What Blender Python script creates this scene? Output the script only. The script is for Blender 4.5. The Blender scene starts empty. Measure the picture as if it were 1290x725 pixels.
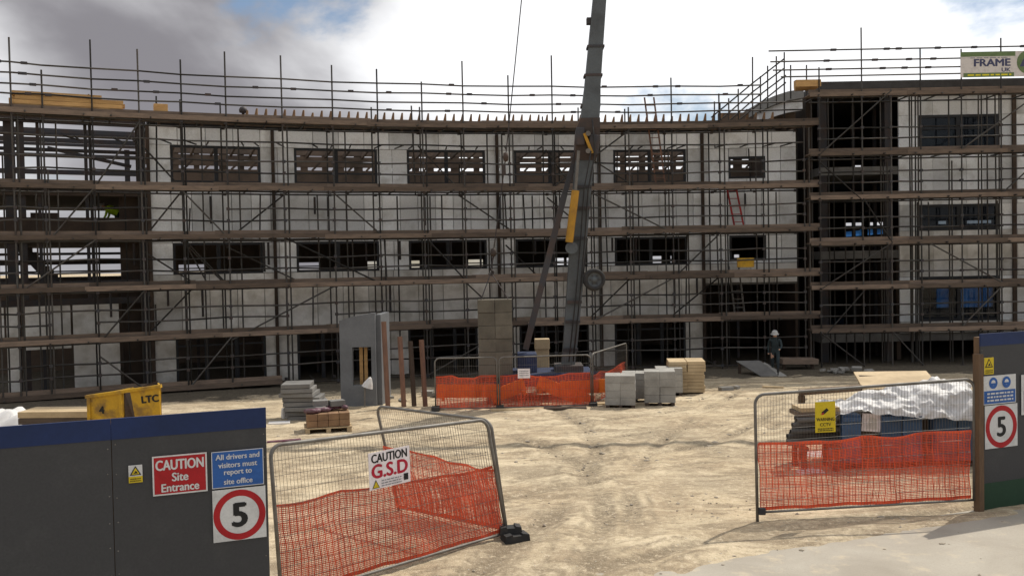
import bpy, bmesh, math, random
import numpy as np
from mathutils import Vector, Matrix, noise as mnoise
random.seed(7)
R_ = math.radians
scene = bpy.context.scene
COL = scene.collection

# ------------------------------------------------------------------ camera
F_PX = 1150.0
EYE = Vector((0, 0, 3.5))
PITCH, ROLL = R_(1.5), R_(1.1)
fwd = Vector((0, math.cos(PITCH), -math.sin(PITCH)))
up0 = Vector((0, math.sin(PITCH), math.cos(PITCH)))
rt0 = Vector((1, 0, 0))
rt = rt0 * math.cos(ROLL) - up0 * math.sin(ROLL)
up = rt0 * math.sin(ROLL) + up0 * math.cos(ROLL)
cam_d = bpy.data.cameras.new('camera')
cam_d.sensor_width = 36.0
cam_d.lens = 36.0 * F_PX / 1290.0
cam_d.clip_end = 3000
cam = bpy.data.objects.new('camera', cam_d)
COL.objects.link(cam)
cam.matrix_world = Matrix(((rt.x, up.x, -fwd.x, EYE.x), (rt.y, up.y, -fwd.y, EYE.y),
                           (rt.z, up.z, -fwd.z, EYE.z), (0, 0, 0, 1)))
scene.camera = cam

# ------------------------------------------------------------------ sky and sun
SUN_EL, SUN_AZ = 53.0, 46.0        # degrees; azimuth from +Y towards +X
sun_dir = Vector((math.sin(R_(SUN_AZ)) * math.cos(R_(SUN_EL)), math.cos(R_(SUN_AZ)) * math.cos(R_(SUN_EL)), math.sin(R_(SUN_EL))))
world = bpy.data.worlds.new('World')
scene.world = world
world.use_nodes = True
wn, wl = world.node_tree.nodes, world.node_tree.links
wn.clear()
def wnode(t, **kw):
    n = wn.new(t)
    for k, v in kw.items():
        setattr(n, k, v)
    return n
w_out = wnode('ShaderNodeOutputWorld')
w_bg = wnode('ShaderNodeBackground')
w_bg.inputs['Strength'].default_value = 0.1
w_sky = wnode('ShaderNodeTexSky', sky_type='NISHITA', sun_disc=False)
w_sky.sun_elevation = R_(SUN_EL)
w_sky.sun_rotation = R_(SUN_AZ)
w_tc = wnode('ShaderNodeTexCoord')
w_sep = wnode('ShaderNodeSeparateXYZ')
wl.new(w_tc.outputs['Generated'], w_sep.inputs[0])
def wmath(op, a, b=None):
    n = wnode('ShaderNodeMath', operation=op)
    for i, v in enumerate((a, b)):
        if v is None: continue
        if isinstance(v, (int, float)): n.inputs[i].default_value = v
        else: wl.new(v, n.inputs[i])
    return n.outputs[0]
w_cmb = wnode('ShaderNodeVectorMath', operation='MULTIPLY')
wl.new(w_tc.outputs['Generated'], w_cmb.inputs[0])
w_cmb.inputs[1].default_value = (1.0, 1.0, 1.9)
def wnoise(scale, detail, rough, off, dist=0.0):
    mp = wnode('ShaderNodeMapping')
    mp.inputs['Location'].default_value = off
    wl.new(w_cmb.outputs[0], mp.inputs['Vector'])
    n = wnode('ShaderNodeTexNoise')
    n.inputs['Scale'].default_value = scale
    n.inputs['Detail'].default_value = detail
    n.inputs['Roughness'].default_value = rough
    n.inputs['Distortion'].default_value = dist
    wl.new(mp.outputs[0], n.inputs['Vector'])
    return n.outputs['Fac']
def wrange(v, a, b, c=0.0, d=1.0):
    n = wnode('ShaderNodeMapRange', interpolation_type='SMOOTHSTEP')
    n.inputs[1].default_value, n.inputs[2].default_value = a, b
    n.inputs[3].default_value, n.inputs[4].default_value = c, d
    wl.new(v, n.inputs[0])
    return n.outputs[0]
CL_A, CL_B = (13.57, 15.58, 3.31), (15.24, 15.12, 0.64)
cover = wrange(wnoise(3.4, 8, 0.56, CL_A, 0.2), 0.355, 0.465)
thick = wnoise(2.2, 7, 0.46, CL_B, 0.2)
# cloud brightness: thin cloud near the sun is white, thick cloud away from it is grey
w_dot = wnode('ShaderNodeVectorMath', operation='DOT_PRODUCT')
wl.new(w_tc.outputs['Generated'], w_dot.inputs[0])
w_dot.inputs[1].default_value = sun_dir
near = wrange(w_dot.outputs['Value'], 0.40, 0.68)
lit = wmath('ADD', wmath('MULTIPLY', near, 0.58), wmath('MULTIPLY', wmath('SUBTRACT', 0.5, thick), 5.0))
lit = wrange(lit, -0.62, 0.58)
w_ccol = wnode('ShaderNodeMix', data_type='RGBA')
wl.new(lit, w_ccol.inputs['Factor'])
w_ccol.inputs['A'].default_value = (2.85, 2.75, 3.0, 1)
w_ccol.inputs['B'].default_value = (12.3, 12.4, 12.6, 1)
w_mix = wnode('ShaderNodeMix', data_type='RGBA')
wl.new(cover, w_mix.inputs['Factor'])
wl.new(w_sky.outputs[0], w_mix.inputs['A'])
wl.new(w_ccol.outputs['Result'], w_mix.inputs['B'])
wl.new(w_mix.outputs['Result'], w_bg.inputs['Color'])
wl.new(w_bg.outputs[0], w_out.inputs['Surface'])

sun_d = bpy.data.lights.new('sun', 'SUN')
sun_d.energy = 4.3
sun_d.angle = R_(0.55)
sun_d.color = (1.0, 0.93, 0.82)
sun_o = bpy.data.objects.new('sun', sun_d)
COL.objects.link(sun_o)
sun_o.rotation_euler = (-sun_dir).to_track_quat('-Z', 'Y').to_euler()
sun_o.location = (20, 20, 40)

vs = scene.view_settings
vs.view_transform = 'Standard'
vs.look = 'None'
vs.exposure = -0.08
vs.gamma = 1.0
vs.use_curve_mapping = False
scene.cycles.use_denoising = True
scene.cycles.max_bounces = 6
scene.cycles.transparent_max_bounces = 12

# ------------------------------------------------------------------ pixel helpers (photo pixels -> real places)
def ray(x, y):
    return fwd * F_PX + rt * (x - 645) - up * (y - 362.5)
def at(x, y, Y):
    d = ray(x, y)
    return EYE + d * ((Y - EYE.y) / d.y)
def gz(Y):
    if Y <= 12: return 0.0
    return -0.45 * min(1.0, (Y - 12) / 18.0)
def G(x, y):
    Y = 12.0
    d = ray(x, y)
    for _ in range(30):
        t = (gz(Y) - EYE.z) / d.z
        Y = EYE.y + d.y * t
    p = EYE + d * t
    return p

# ------------------------------------------------------------------ materials
MATS = {}
class NT:
    def __init__(s, name):
        s.m = bpy.data.materials.new(name); s.m.use_nodes = True
        s.n, s.l = s.m.node_tree.nodes, s.m.node_tree.links
        s.b = s.n['Principled BSDF']
        s.pos = s.n.new('ShaderNodeNewGeometry').outputs['Position']
    def noise(s, scale, detail=4, rough=0.55, vec=None, stretch=None, dist=0.0):
        v = vec or s.pos
        if stretch:
            mp = s.n.new('ShaderNodeMapping'); mp.inputs['Scale'].default_value = stretch
            s.l.new(v, mp.inputs['Vector']); v = mp.outputs[0]
        t = s.n.new('ShaderNodeTexNoise')
        t.inputs['Scale'].default_value = scale; t.inputs['Detail'].default_value = detail
        t.inputs['Roughness'].default_value = rough; t.inputs['Distortion'].default_value = dist
        s.l.new(v, t.inputs['Vector'])
        return t.outputs['Fac']
    def rng(s, v, a, b, c=0.0, d=1.0):
        n = s.n.new('ShaderNodeMapRange')
        n.inputs[1].default_value, n.inputs[2].default_value = a, b
        n.inputs[3].default_value, n.inputs[4].default_value = c, d
        s.l.new(v, n.inputs[0]); return n.outputs[0]
    def mix(s, f, a, b, blend='MIX'):
        n = s.n.new('ShaderNodeMix'); n.data_type = 'RGBA'; n.blend_type = blend
        for k, v in (('Factor', f), ('A', a), ('B', b)):
            if isinstance(v, (int, float)): n.inputs[k].default_value = v
            elif isinstance(v, tuple): n.inputs[k].default_value = v if len(v) == 4 else (*v, 1)
            else: s.l.new(v, n.inputs[k])
        return n.outputs['Result']
    def rand(s):
        return s.n.new('ShaderNodeObjectInfo').outputs['Random']
    def math(s, op, a, b):
        n = s.n.new('ShaderNodeMath'); n.operation = op
        for i, v in enumerate((a, b)):
            if isinstance(v, (int, float)): n.inputs[i].default_value = v
            else: s.l.new(v, n.inputs[i])
        return n.outputs[0]
    def col(s, v):
        if isinstance(v, tuple): s.b.inputs['Base Color'].default_value = (*v, 1)
        else: s.l.new(v, s.b.inputs['Base Color'])
    def bump(s, v, strength=0.3, dist=0.02):
        n = s.n.new('ShaderNodeBump')
        n.inputs['Strength'].default_value = strength; n.inputs['Distance'].default_value = dist
        s.l.new(v, n.inputs['Height']); s.l.new(n.outputs[0], s.b.inputs['Normal'])
    def set(s, rough=0.7, metal=0.0, spec=0.3):
        s.b.inputs['Roughness'].default_value = rough; s.b.inputs['Metallic'].default_value = metal
        s.b.inputs['Specular IOR Level'].default_value = spec

def worn(name, base, dark, scale=2.0, rough=0.7, metal=0.0, lo=0.42, hi=0.68, jitter=0.25, bump=0.15, fine=22.0, stretch=None, spec=0.3):
    """Painted or raw surface: a base colour, dirt patches, fine grain and a little difference from piece to piece."""
    t = NT(name)
    c = t.mix(t.rng(t.noise(scale, 6, 0.62, stretch=stretch), lo, hi), base, dark)
    g = t.noise(fine, 4, 0.6, stretch=stretch)
    c = t.mix(t.rng(g, 0.35, 0.75, 0.0, 0.35), c, tuple(x * 0.55 for x in base))
    if jitter:
        j = t.rng(t.rand(), 0, 1, 1 - jitter, 1 + jitter * 0.5)
        n = t.n.new('ShaderNodeVectorMath'); n.operation = 'SCALE'
        t.l.new(c, n.inputs[0]); t.l.new(j, n.inputs['Scale']); c = n.outputs[0]
    t.col(c); t.set(rough, metal, spec)
    if bump: t.bump(g, bump, 0.01)
    MATS[name] = t.m
    return t.m
def flat(name, c, rough=0.6, metal=0.0):
    return worn(name, c, tuple(x * 0.72 for x in c), 6.0, rough, metal, 0.5, 0.75, 0.0, 0.0, 60.0)

worn('sheathing', (0.90, 0.92, 0.93), (0.60, 0.595, 0.57), 1.6, 0.75, jitter=0.28, lo=0.50, hi=0.72, bump=0.1)
worn('membrane', (0.82, 0.80, 0.76), (0.50, 0.47, 0.41), 1.6, 0.6, jitter=0.25, bump=0.5, fine=3.0)
worn('old_board', (0.19, 0.14, 0.105), (0.115, 0.088, 0.07), 2.2, 0.85, jitter=0.5, fine=9, stretch=(1, 1, 6))
worn('new_timber', (0.58, 0.36, 0.15), (0.44, 0.26, 0.11), 2.0, 0.8, jitter=0.3, fine=12, stretch=(1, 1, 6))
worn('pale_ply', (0.50, 0.385, 0.235), (0.36, 0.27, 0.16), 1.4, 0.75, jitter=0.15, fine=14)
worn('brown_post', (0.13, 0.08, 0.045), (0.085, 0.055, 0.035), 3.0, 0.85, fine=14, stretch=(6, 6, 1))
worn('red_timber', (0.23, 0.125, 0.085), (0.14, 0.08, 0.06), 2.0, 0.85, fine=14, stretch=(6, 6, 1))
worn('scaffold_tube', (0.07, 0.067, 0.062), (0.055, 0.042, 0.034), 3.0, 0.55, 0.35, jitter=0.75, bump=0.0)
worn('galvanised', (0.19, 0.18, 0.165), (0.12, 0.105, 0.09), 5.0, 0.55, 0.35, jitter=0.1, bump=0.0)
worn('dark_frame', (0.035, 0.037, 0.042), (0.02, 0.02, 0.022), 3.0, 0.6, jitter=0.2, bump=0.0)
worn('dark_steel', (0.05, 0.05, 0.055), (0.075, 0.05, 0.04), 2.0, 0.65, 0.2, jitter=0.2)
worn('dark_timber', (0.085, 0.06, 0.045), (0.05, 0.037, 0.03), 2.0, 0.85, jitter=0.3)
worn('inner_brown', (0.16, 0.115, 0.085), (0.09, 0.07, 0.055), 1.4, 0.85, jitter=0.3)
worn('slab_concrete', (0.20, 0.195, 0.185), (0.12, 0.115, 0.11), 1.2, 0.9)
worn('block_concrete', (0.34, 0.33, 0.305), (0.24, 0.23, 0.21), 3.0, 0.92, jitter=0.14, fine=40, bump=0.4)
worn('block_tan', (0.165, 0.148, 0.115), (0.115, 0.103, 0.082), 2.4, 0.92, jitter=0.22, fine=30, bump=0.4)
worn('precast', (0.155, 0.162, 0.172), (0.115, 0.12, 0.127), 1.2, 0.85, jitter=0.0)
worn('hoarding_grey', (0.043, 0.0435, 0.046), (0.060, 0.060, 0.061), 2.3, 0.55, lo=0.5, hi=0.85, jitter=0.10, bump=0.15, fine=50)
worn('hoarding_blue', (0.010, 0.025, 0.095), (0.008, 0.02, 0.07), 1.4, 0.6, jitter=0.04, bump=0.1)
worn('hoarding_green', (0.012, 0.045, 0.022), (0.012, 0.038, 0.02), 1.4, 0.6, jitter=0.04)
worn('skip_yellow', (0.50, 0.29, 0.02), (0.22, 0.13, 0.035), 3.2, 0.65, jitter=0.0, lo=0.46, hi=0.62)
worn('crane_yellow', (0.42, 0.22, 0.02), (0.27, 0.14, 0.025), 3.0, 0.55, jitter=0.0)
worn('crane_grey', (0.10, 0.112, 0.12), (0.06, 0.063, 0.065), 1.6, 0.55, 0.1, jitter=0.05)
worn('crane_rust', (0.065, 0.042, 0.032), (0.04, 0.034, 0.03), 2.6, 0.7, jitter=0.0)
worn('crane_blue', (0.022, 0.035, 0.085), (0.018, 0.024, 0.045), 2.6, 0.6, jitter=0.0)
worn('crate_blue', (0.055, 0.105, 0.20), (0.045, 0.07, 0.12), 1.8, 0.6, jitter=0.25)
worn('rubber', (0.025, 0.025, 0.026), (0.05, 0.045, 0.04), 6.0, 0.8, jitter=0.0, bump=0.3)
worn('lead_grey', (0.30, 0.30, 0.29), (0.22, 0.22, 0.21), 2.0, 0.7)
worn('pipe_grey', (0.105, 0.10, 0.095), (0.07, 0.06, 0.055), 3.0, 0.6, jitter=0.5)
worn('roof_felt', (0.075, 0.072, 0.07), (0.05, 0.047, 0.045), 2.0, 0.85)
worn('purple_bag', (0.13, 0.04, 0.065), (0.22, 0.17, 0.18), 9.0, 0.5, jitter=0.3, bump=0.3)
worn('brick_brown', (0.27, 0.165, 0.09), (0.19, 0.11, 0.065), 4.0, 0.9, jitter=0.2)
worn('orange_plastic', (0.80, 0.20, 0.025), (0.6, 0.15, 0.03), 2.0, 0.5, jitter=0.0)
worn('hivis', (0.42, 0.62, 0.02), (0.34, 0.5, 0.02), 6, 0.7, jitter=0.0)
worn('workwear', (0.03, 0.045, 0.05), (0.022, 0.03, 0.035), 8, 0.85, jitter=0.0)
worn('skin', (0.5, 0.3, 0.21), (0.44, 0.25, 0.17), 12, 0.6, jitter=0.0, bump=0.0)
worn('helmet', (0.42, 0.42, 0.41), (0.33, 0.33, 0.32), 8, 0.4, jitter=0.0, bump=0.0)
flat('sign_white', (0.56, 0.56, 0.55)); flat('sign_red', (0.36, 0.010, 0.014)); flat('sign_blue', (0.025, 0.10, 0.33))
flat('sign_black', (0.012, 0.012, 0.012)); flat('sign_yellow', (0.58, 0.43, 0.015)); flat('print_white', (0.55, 0.55, 0.56))
flat('sign_pink', (0.78, 0.72, 0.73)); flat('print_crimson', (0.42, 0.012, 0.035)); flat('print_green', (0.13, 0.19, 0.08)); flat('print_navy', (0.06, 0.065, 0.13))
flat('print_grey', (0.22, 0.22, 0.24)); flat('print_yellow', (0.7, 0.6, 0.02)); flat('blue_tape', (0.03, 0.09, 0.30)); flat('banner_cloth', (0.62, 0.58, 0.55), 0.8)

def mat_sheet(name, col, col2, trans=0.35, scale=3.0, bump=0.3):
    t = NT(name)
    c = t.mix(t.rng(t.noise(scale, 5, 0.6), 0.4, 0.7), col, col2)
    t.col(c); t.set(0.55, 0, 0.3)
    t.bump(t.noise(9, 5, 0.6), bump, 0.02)
    tr = t.n.new('ShaderNodeBsdfTranslucent'); t.l.new(c, tr.inputs['Color'])
    mx = t.n.new('ShaderNodeMixShader'); mx.inputs[0].default_value = trans
    t.l.new(t.b.outputs[0], mx.inputs[1]); t.l.new(tr.outputs[0], mx.inputs[2])
    t.l.new(mx.outputs[0], t.n['Material Output'].inputs['Surface'])
    MATS[name] = t.m
mat_sheet('orange_net', (0.68, 0.10, 0.04), (0.48, 0.065, 0.03), 0.28, 3.0, 0.0)
mat_sheet('tarp', (0.80, 0.79, 0.78), (0.66, 0.64, 0.62), 0.25, 2.0, 0.12)
mat_sheet('blue_sheet', (0.26, 0.50, 0.78), (0.16, 0.32, 0.56), 0.7, 1.5, 0.2)
def mat_glass():
    t = NT('glass'); t.col((0.02, 0.025, 0.035)); t.set(0.08, 0, 0.5)
    t.bump(t.noise(1.5, 2), 0.03, 0.05)
    tr = t.n.new('ShaderNodeBsdfTransparent'); tr.inputs['Color'].default_value = (0.62, 0.68, 0.72, 1)
    mx = t.n.new('ShaderNodeMixShader'); mx.inputs[0].default_value = 0.6
    t.l.new(t.b.outputs[0], mx.inputs[1]); t.l.new(tr.outputs[0], mx.inputs[2])
    t.l.new(mx.outputs[0], t.n['Material Output'].inputs['Surface'])
    MATS['glass'] = t.m
mat_glass()
def mat_sand():
    t = NT('sand')
    big = t.noise(0.30, 6, 0.6, dist=0.5)
    mid = t.noise(1.1, 8, 0.68, dist=0.4)
    streak = t.noise(1.5, 8, 0.72, stretch=(0.45, 1.9, 1), dist=1.0)
    fine = t.noise(11, 7, 0.75)
    grit = t.noise(48, 4, 0.75)
    vo = t.n.new('ShaderNodeTexVoronoi'); vo.inputs['Scale'].default_value = 13; vo.inputs['Randomness'].default_value = 1.0
    t.l.new(t.pos, vo.inputs['Vector'])
    c = t.mix(t.rng(mid, 0.42, 0.58), (0.500, 0.409, 0.277), (0.335, 0.263, 0.175))
    c = t.mix(t.rng(big, 0.45, 0.60, 0, 0.7), c, (0.330, 0.278, 0.198))
    c = t.mix(t.rng(streak, 0.50, 0.58, 0, 0.75), c, (0.235, 0.185, 0.124))
    c = t.mix(t.rng(t.noise(0.7, 7, 0.7, stretch=(0.6, 1.5, 1), dist=0.6), 0.51, 0.60, 0, 0.8), c, (0.580, 0.487, 0.341))
    at_ = t.n.new('ShaderNodeAttribute'); at_.attribute_name = 'rut'
    c = t.mix(t.math('MULTIPLY', t.rng(at_.outputs['Fac'], 0.12, 0.7, 0.0, 0.8), t.rng(fine, 0.36, 0.56, 0.45, 1.0)), c, (0.170, 0.135, 0.092))
    c = t.mix(t.rng(fine, 0.52, 0.64, 0, 0.5), c, (0.200, 0.161, 0.110))
    c = t.mix(t.rng(fine, 0.45, 0.37, 0, 0.55), c, (0.620, 0.526, 0.387))
    c = t.mix(t.rng(grit, 0.57, 0.68, 0, 0.7), c, (0.620, 0.556, 0.443))
    c = t.mix(t.rng(grit, 0.43, 0.33, 0, 0.65), c, (0.150, 0.122, 0.088))
    stone = t.rng(vo.outputs['Distance'], 0.16, 0.10)
    pick = t.math('MULTIPLY', stone, t.rng(vo.outputs['Color'], 0.62, 0.66))
    c = t.mix(pick, c, (0.400, 0.361, 0.304))
    shade_attr = t.n.new('ShaderNodeAttribute'); shade_attr.attribute_name = 'foot_shade'  # painted shade: sand colour darkened near the building foot
    c = t.mix(t.rng(t.math('ADD', shade_attr.outputs['Fac'], t.math('MULTIPLY', t.math('SUBTRACT', mid, 0.5), 1.6)), 0.42, 0.62, 0, 0.93), c, t.mix(t.rng(fine, 0.4, 0.6), (0.105, 0.090, 0.069), (0.060, 0.052, 0.041)))
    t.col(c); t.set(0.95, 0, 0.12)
    h = t.math('ADD', t.math('MULTIPLY', mid, 0.5), t.math('ADD', t.math('MULTIPLY', fine, 1.2), t.math('ADD', t.math('MULTIPLY', grit, 0.5), t.math('MULTIPLY', pick, 0.5))))
    t.bump(h, 0.9, 0.02)
    MATS['sand'] = t.m
mat_sand()
def mat_road():
    t = NT('road_surface')
    c = t.mix(t.rng(t.noise(0.8, 6, 0.6, dist=0.5), 0.35, 0.7), (0.37, 0.34, 0.285), (0.28, 0.25, 0.205))
    g = t.noise(45, 4, 0.7)
    c = t.mix(t.rng(g, 0.5, 0.75, 0, 0.45), c, (0.22, 0.2, 0.17))
    c = t.mix(t.rng(t.noise(2.6, 6, 0.7), 0.55, 0.7, 0, 0.6), c, (0.50, 0.42, 0.30))
    t.col(c); t.set(0.9, 0, 0.2); t.bump(g, 0.4, 0.012)
    MATS['road_surface'] = t.m
mat_road()
M = MATS

# ------------------------------------------------------------------ object helpers
W = {}
def put(o, mw=None, parent=None):
    mw = mw or Matrix.Identity(4)
    COL.objects.link(o)
    if parent is not None:
        o.parent = parent
        o.matrix_parent_inverse = W[parent].inverted()
    o.matrix_basis = mw
    W[o] = mw.copy()
    return o
def tag(o, label=None, cat=None, group=None, kind=None):
    if label: o['label'] = label
    if cat: o['category'] = cat
    if group: o['group'] = group
    if kind: o['kind'] = kind
    return o
def thing(name, loc, label, cat, group=None):
    o = bpy.data.objects.new(name, None)
    o.empty_display_size = 0.3
    put(o, Matrix.Translation(Vector(loc)))
    return tag(o, label, cat, group)
def mesh(name, verts, faces, mat, smooth=False):
    me = bpy.data.meshes.new(name)
    me.from_pydata([tuple(v) for v in verts], [], faces)
    me.update()
    me.materials.append(M[mat])
    if smooth:
        me.polygons.foreach_set('use_smooth', [True] * len(me.polygons))
    return me
def obj(name, verts, faces, mat, parent=None, mw=None, smooth=False):
    return put(bpy.data.objects.new(name, mesh(name, verts, faces, mat, smooth)), mw, parent)
CACHE = {}
def unit_cyl(mat, n=8):
    k = ('c', mat, n)
    if k not in CACHE:
        vs = [(math.cos(2 * math.pi * i / n), math.sin(2 * math.pi * i / n), z) for z in (0, 1) for i in range(n)]
        fs = [(i, (i + 1) % n, n + (i + 1) % n, n + i) for i in range(n)] + [tuple(range(n - 1, -1, -1)), tuple(range(n, 2 * n))]
        CACHE[k] = mesh('tube', vs, fs, mat)
        CACHE[k].polygons.foreach_set('use_smooth', [True] * n + [False] * 2)
    return CACHE[k]
BOX_F = [(0, 3, 2, 1), (4, 5, 6, 7), (0, 1, 5, 4), (1, 2, 6, 5), (2, 3, 7, 6), (3, 0, 4, 7)]
def box_v(sx=1, sy=1, sz=1, c=(0, 0, 0)):
    x, y, z = sx / 2, sy / 2, sz / 2
    return [(a * x + c[0], b * y + c[1], d * z + c[2]) for d in (-1, 1) for a, b in ((-1, -1), (1, -1), (1, 1), (-1, 1))]
def unit_box(mat):
    k = ('b', mat)
    if k not in CACHE: CACHE[k] = mesh('block', box_v(), BOX_F, mat)
    return CACHE[k]
def frame_z(p0, p1):
    z = (p1 - p0); L = z.length; z = z / L
    x = Vector((0, 0, 1)).cross(z)
    if x.length < 1e-4: x = Vector((1, 0, 0))
    x.normalize(); y = z.cross(x)
    return x, y, z, L
def tube(name, p0, p1, r, mat, parent=None, n=8):
    p0, p1 = Vector(p0), Vector(p1)
    x, y, z, L = frame_z(p0, p1)
    mw = Matrix(((x.x * r, y.x * r, z.x * L, p0.x), (x.y * r, y.y * r, z.y * L, p0.y), (x.z * r, y.z * r, z.z * L, p0.z), (0, 0, 0, 1)))
    return put(bpy.data.objects.new(name, unit_cyl(mat, n)), mw, parent)
def box(name, c, dims, mat, parent=None, rz=0.0, rx=0.0, ry=0.0):
    mw = Matrix.Translation(Vector(c)) @ Matrix.Rotation(rz, 4, 'Z') @ Matrix.Rotation(ry, 4, 'Y') @ Matrix.Rotation(rx, 4, 'X') @ Matrix.Diagonal((*dims, 1))
    return put(bpy.data.objects.new(name, unit_box(mat)), mw, parent)
def bar(name, p0, p1, w, h, mat, parent=None):
    """Rectangular bar from p0 to p1; w across, h upwards."""
    p0, p1 = Vector(p0), Vector(p1)
    x, y, z, L = frame_z(p0, p1)
    c = (p0 + p1) / 2
    mw = Matrix(((x.x * w, y.x * h, z.x * L, c.x), (x.y * w, y.y * h, z.y * L, c.y), (x.z * w, y.z * h, z.z * L, c.z), (0, 0, 0, 1)))
    return put(bpy.data.objects.new(name, unit_box(mat)), mw, parent)
def bevel_box(name, c, dims, mat, parent=None, rz=0.0, bev=0.02, rx=0.0, ry=0.0, jitter=0.0):
    bm = bmesh.new()
    bmesh.ops.create_cube(bm, size=1.0)
    for v in bm.verts:
        v.co = Vector((v.co.x * dims[0], v.co.y * dims[1], v.co.z * dims[2])) + Vector([random.uniform(-jitter, jitter) for _ in range(3)])
    bmesh.ops.bevel(bm, geom=bm.edges[:], offset=bev, segments=2, affect='EDGES', profile=0.6)
    me = bpy.data.meshes.new(name); bm.to_mesh(me); bm.free()
    me.materials.append(M[mat])
    mw = Matrix.Translation(Vector(c)) @ Matrix.Rotation(rz, 4, 'Z') @ Matrix.Rotation(ry, 4, 'Y') @ Matrix.Rotation(rx, 4, 'X')
    return put(bpy.data.objects.new(name, me), mw, parent)
class MB:
    """collects pieces of ONE part"""
    def __init__(s): s.v, s.f = [], []
    def add(s, vs, fs):
        o = len(s.v); s.v += [tuple(v) for v in vs]; s.f += [tuple(i + o for i in f) for f in fs]; return s
    def box(s, c, dims, rz=0.0, mw=None):
        m = mw or (Matrix.Translation(Vector(c)) @ Matrix.Rotation(rz, 4, 'Z'))
        return s.add([m @ Vector(v) for v in box_v(*dims)], BOX_F)
    def bar(s, p0, p1, w, h):
        p0, p1 = Vector(p0), Vector(p1)
        x, y, z, L = frame_z(p0, p1)
        vs = [p + x * (a * w / 2) + y * (b * h / 2) for p in (p0, p1) for a, b in ((-1, -1), (1, -1), (1, 1), (-1, 1))]
        return s.add(vs, BOX_F)
    def sweep(s, pts, r, n=6, cap=True):
        pts = [Vector(p) for p in pts]
        rs = r if isinstance(r, (list, tuple)) else [r] * len(pts)
        ref = None; vs = []
        for i, p in enumerate(pts):
            t = (pts[min(i + 1, len(pts) - 1)] - pts[max(i - 1, 0)]).normalized()
            if ref is None:
                ref = t.orthogonal().normalized()
            ref = (ref - t * ref.dot(t)).normalized()
            b = t.cross(ref)
            vs += [p + (ref * math.cos(2 * math.pi * k / n) + b * math.sin(2 * math.pi * k / n)) * rs[i] for k in range(n)]
        fs = [(i * n + k, i * n + (k + 1) % n, (i + 1) * n + (k + 1) % n, (i + 1) * n + k) for i in range(len(pts) - 1) for k in range(n)]
        if cap: fs += [tuple(range(n - 1, -1, -1)), tuple(range((len(pts) - 1) * n, len(pts) * n))]
        return s.add(vs, fs)
    def lathe(s, prof, n=20, mw=None):
        m = mw or Matrix.Identity(4); vs = []
        for r, z in prof:
            vs += [m @ Vector((r * math.cos(2 * math.pi * k / n), r * math.sin(2 * math.pi * k / n), z)) for k in range(n)]
        fs = [(i * n + k, i * n + (k + 1) % n, (i + 1) * n + (k + 1) % n, (i + 1) * n + k) for i in range(len(prof) - 1) for k in range(n)]
        return s.add(vs, fs)
    def build(s, name, mat, parent=None, smooth=False, mw=None):
        return obj(name, s.v, s.f, mat, parent, mw, smooth)

# ------------------------------------------------------------------ sheeting (settled first, while the scene is still small)
YQ = 15.3
def Xq(px, Y=YQ): return at(px, 540, Y).x
zq = gz(YQ)
ztop = at(1140, 521, YQ).z
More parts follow.
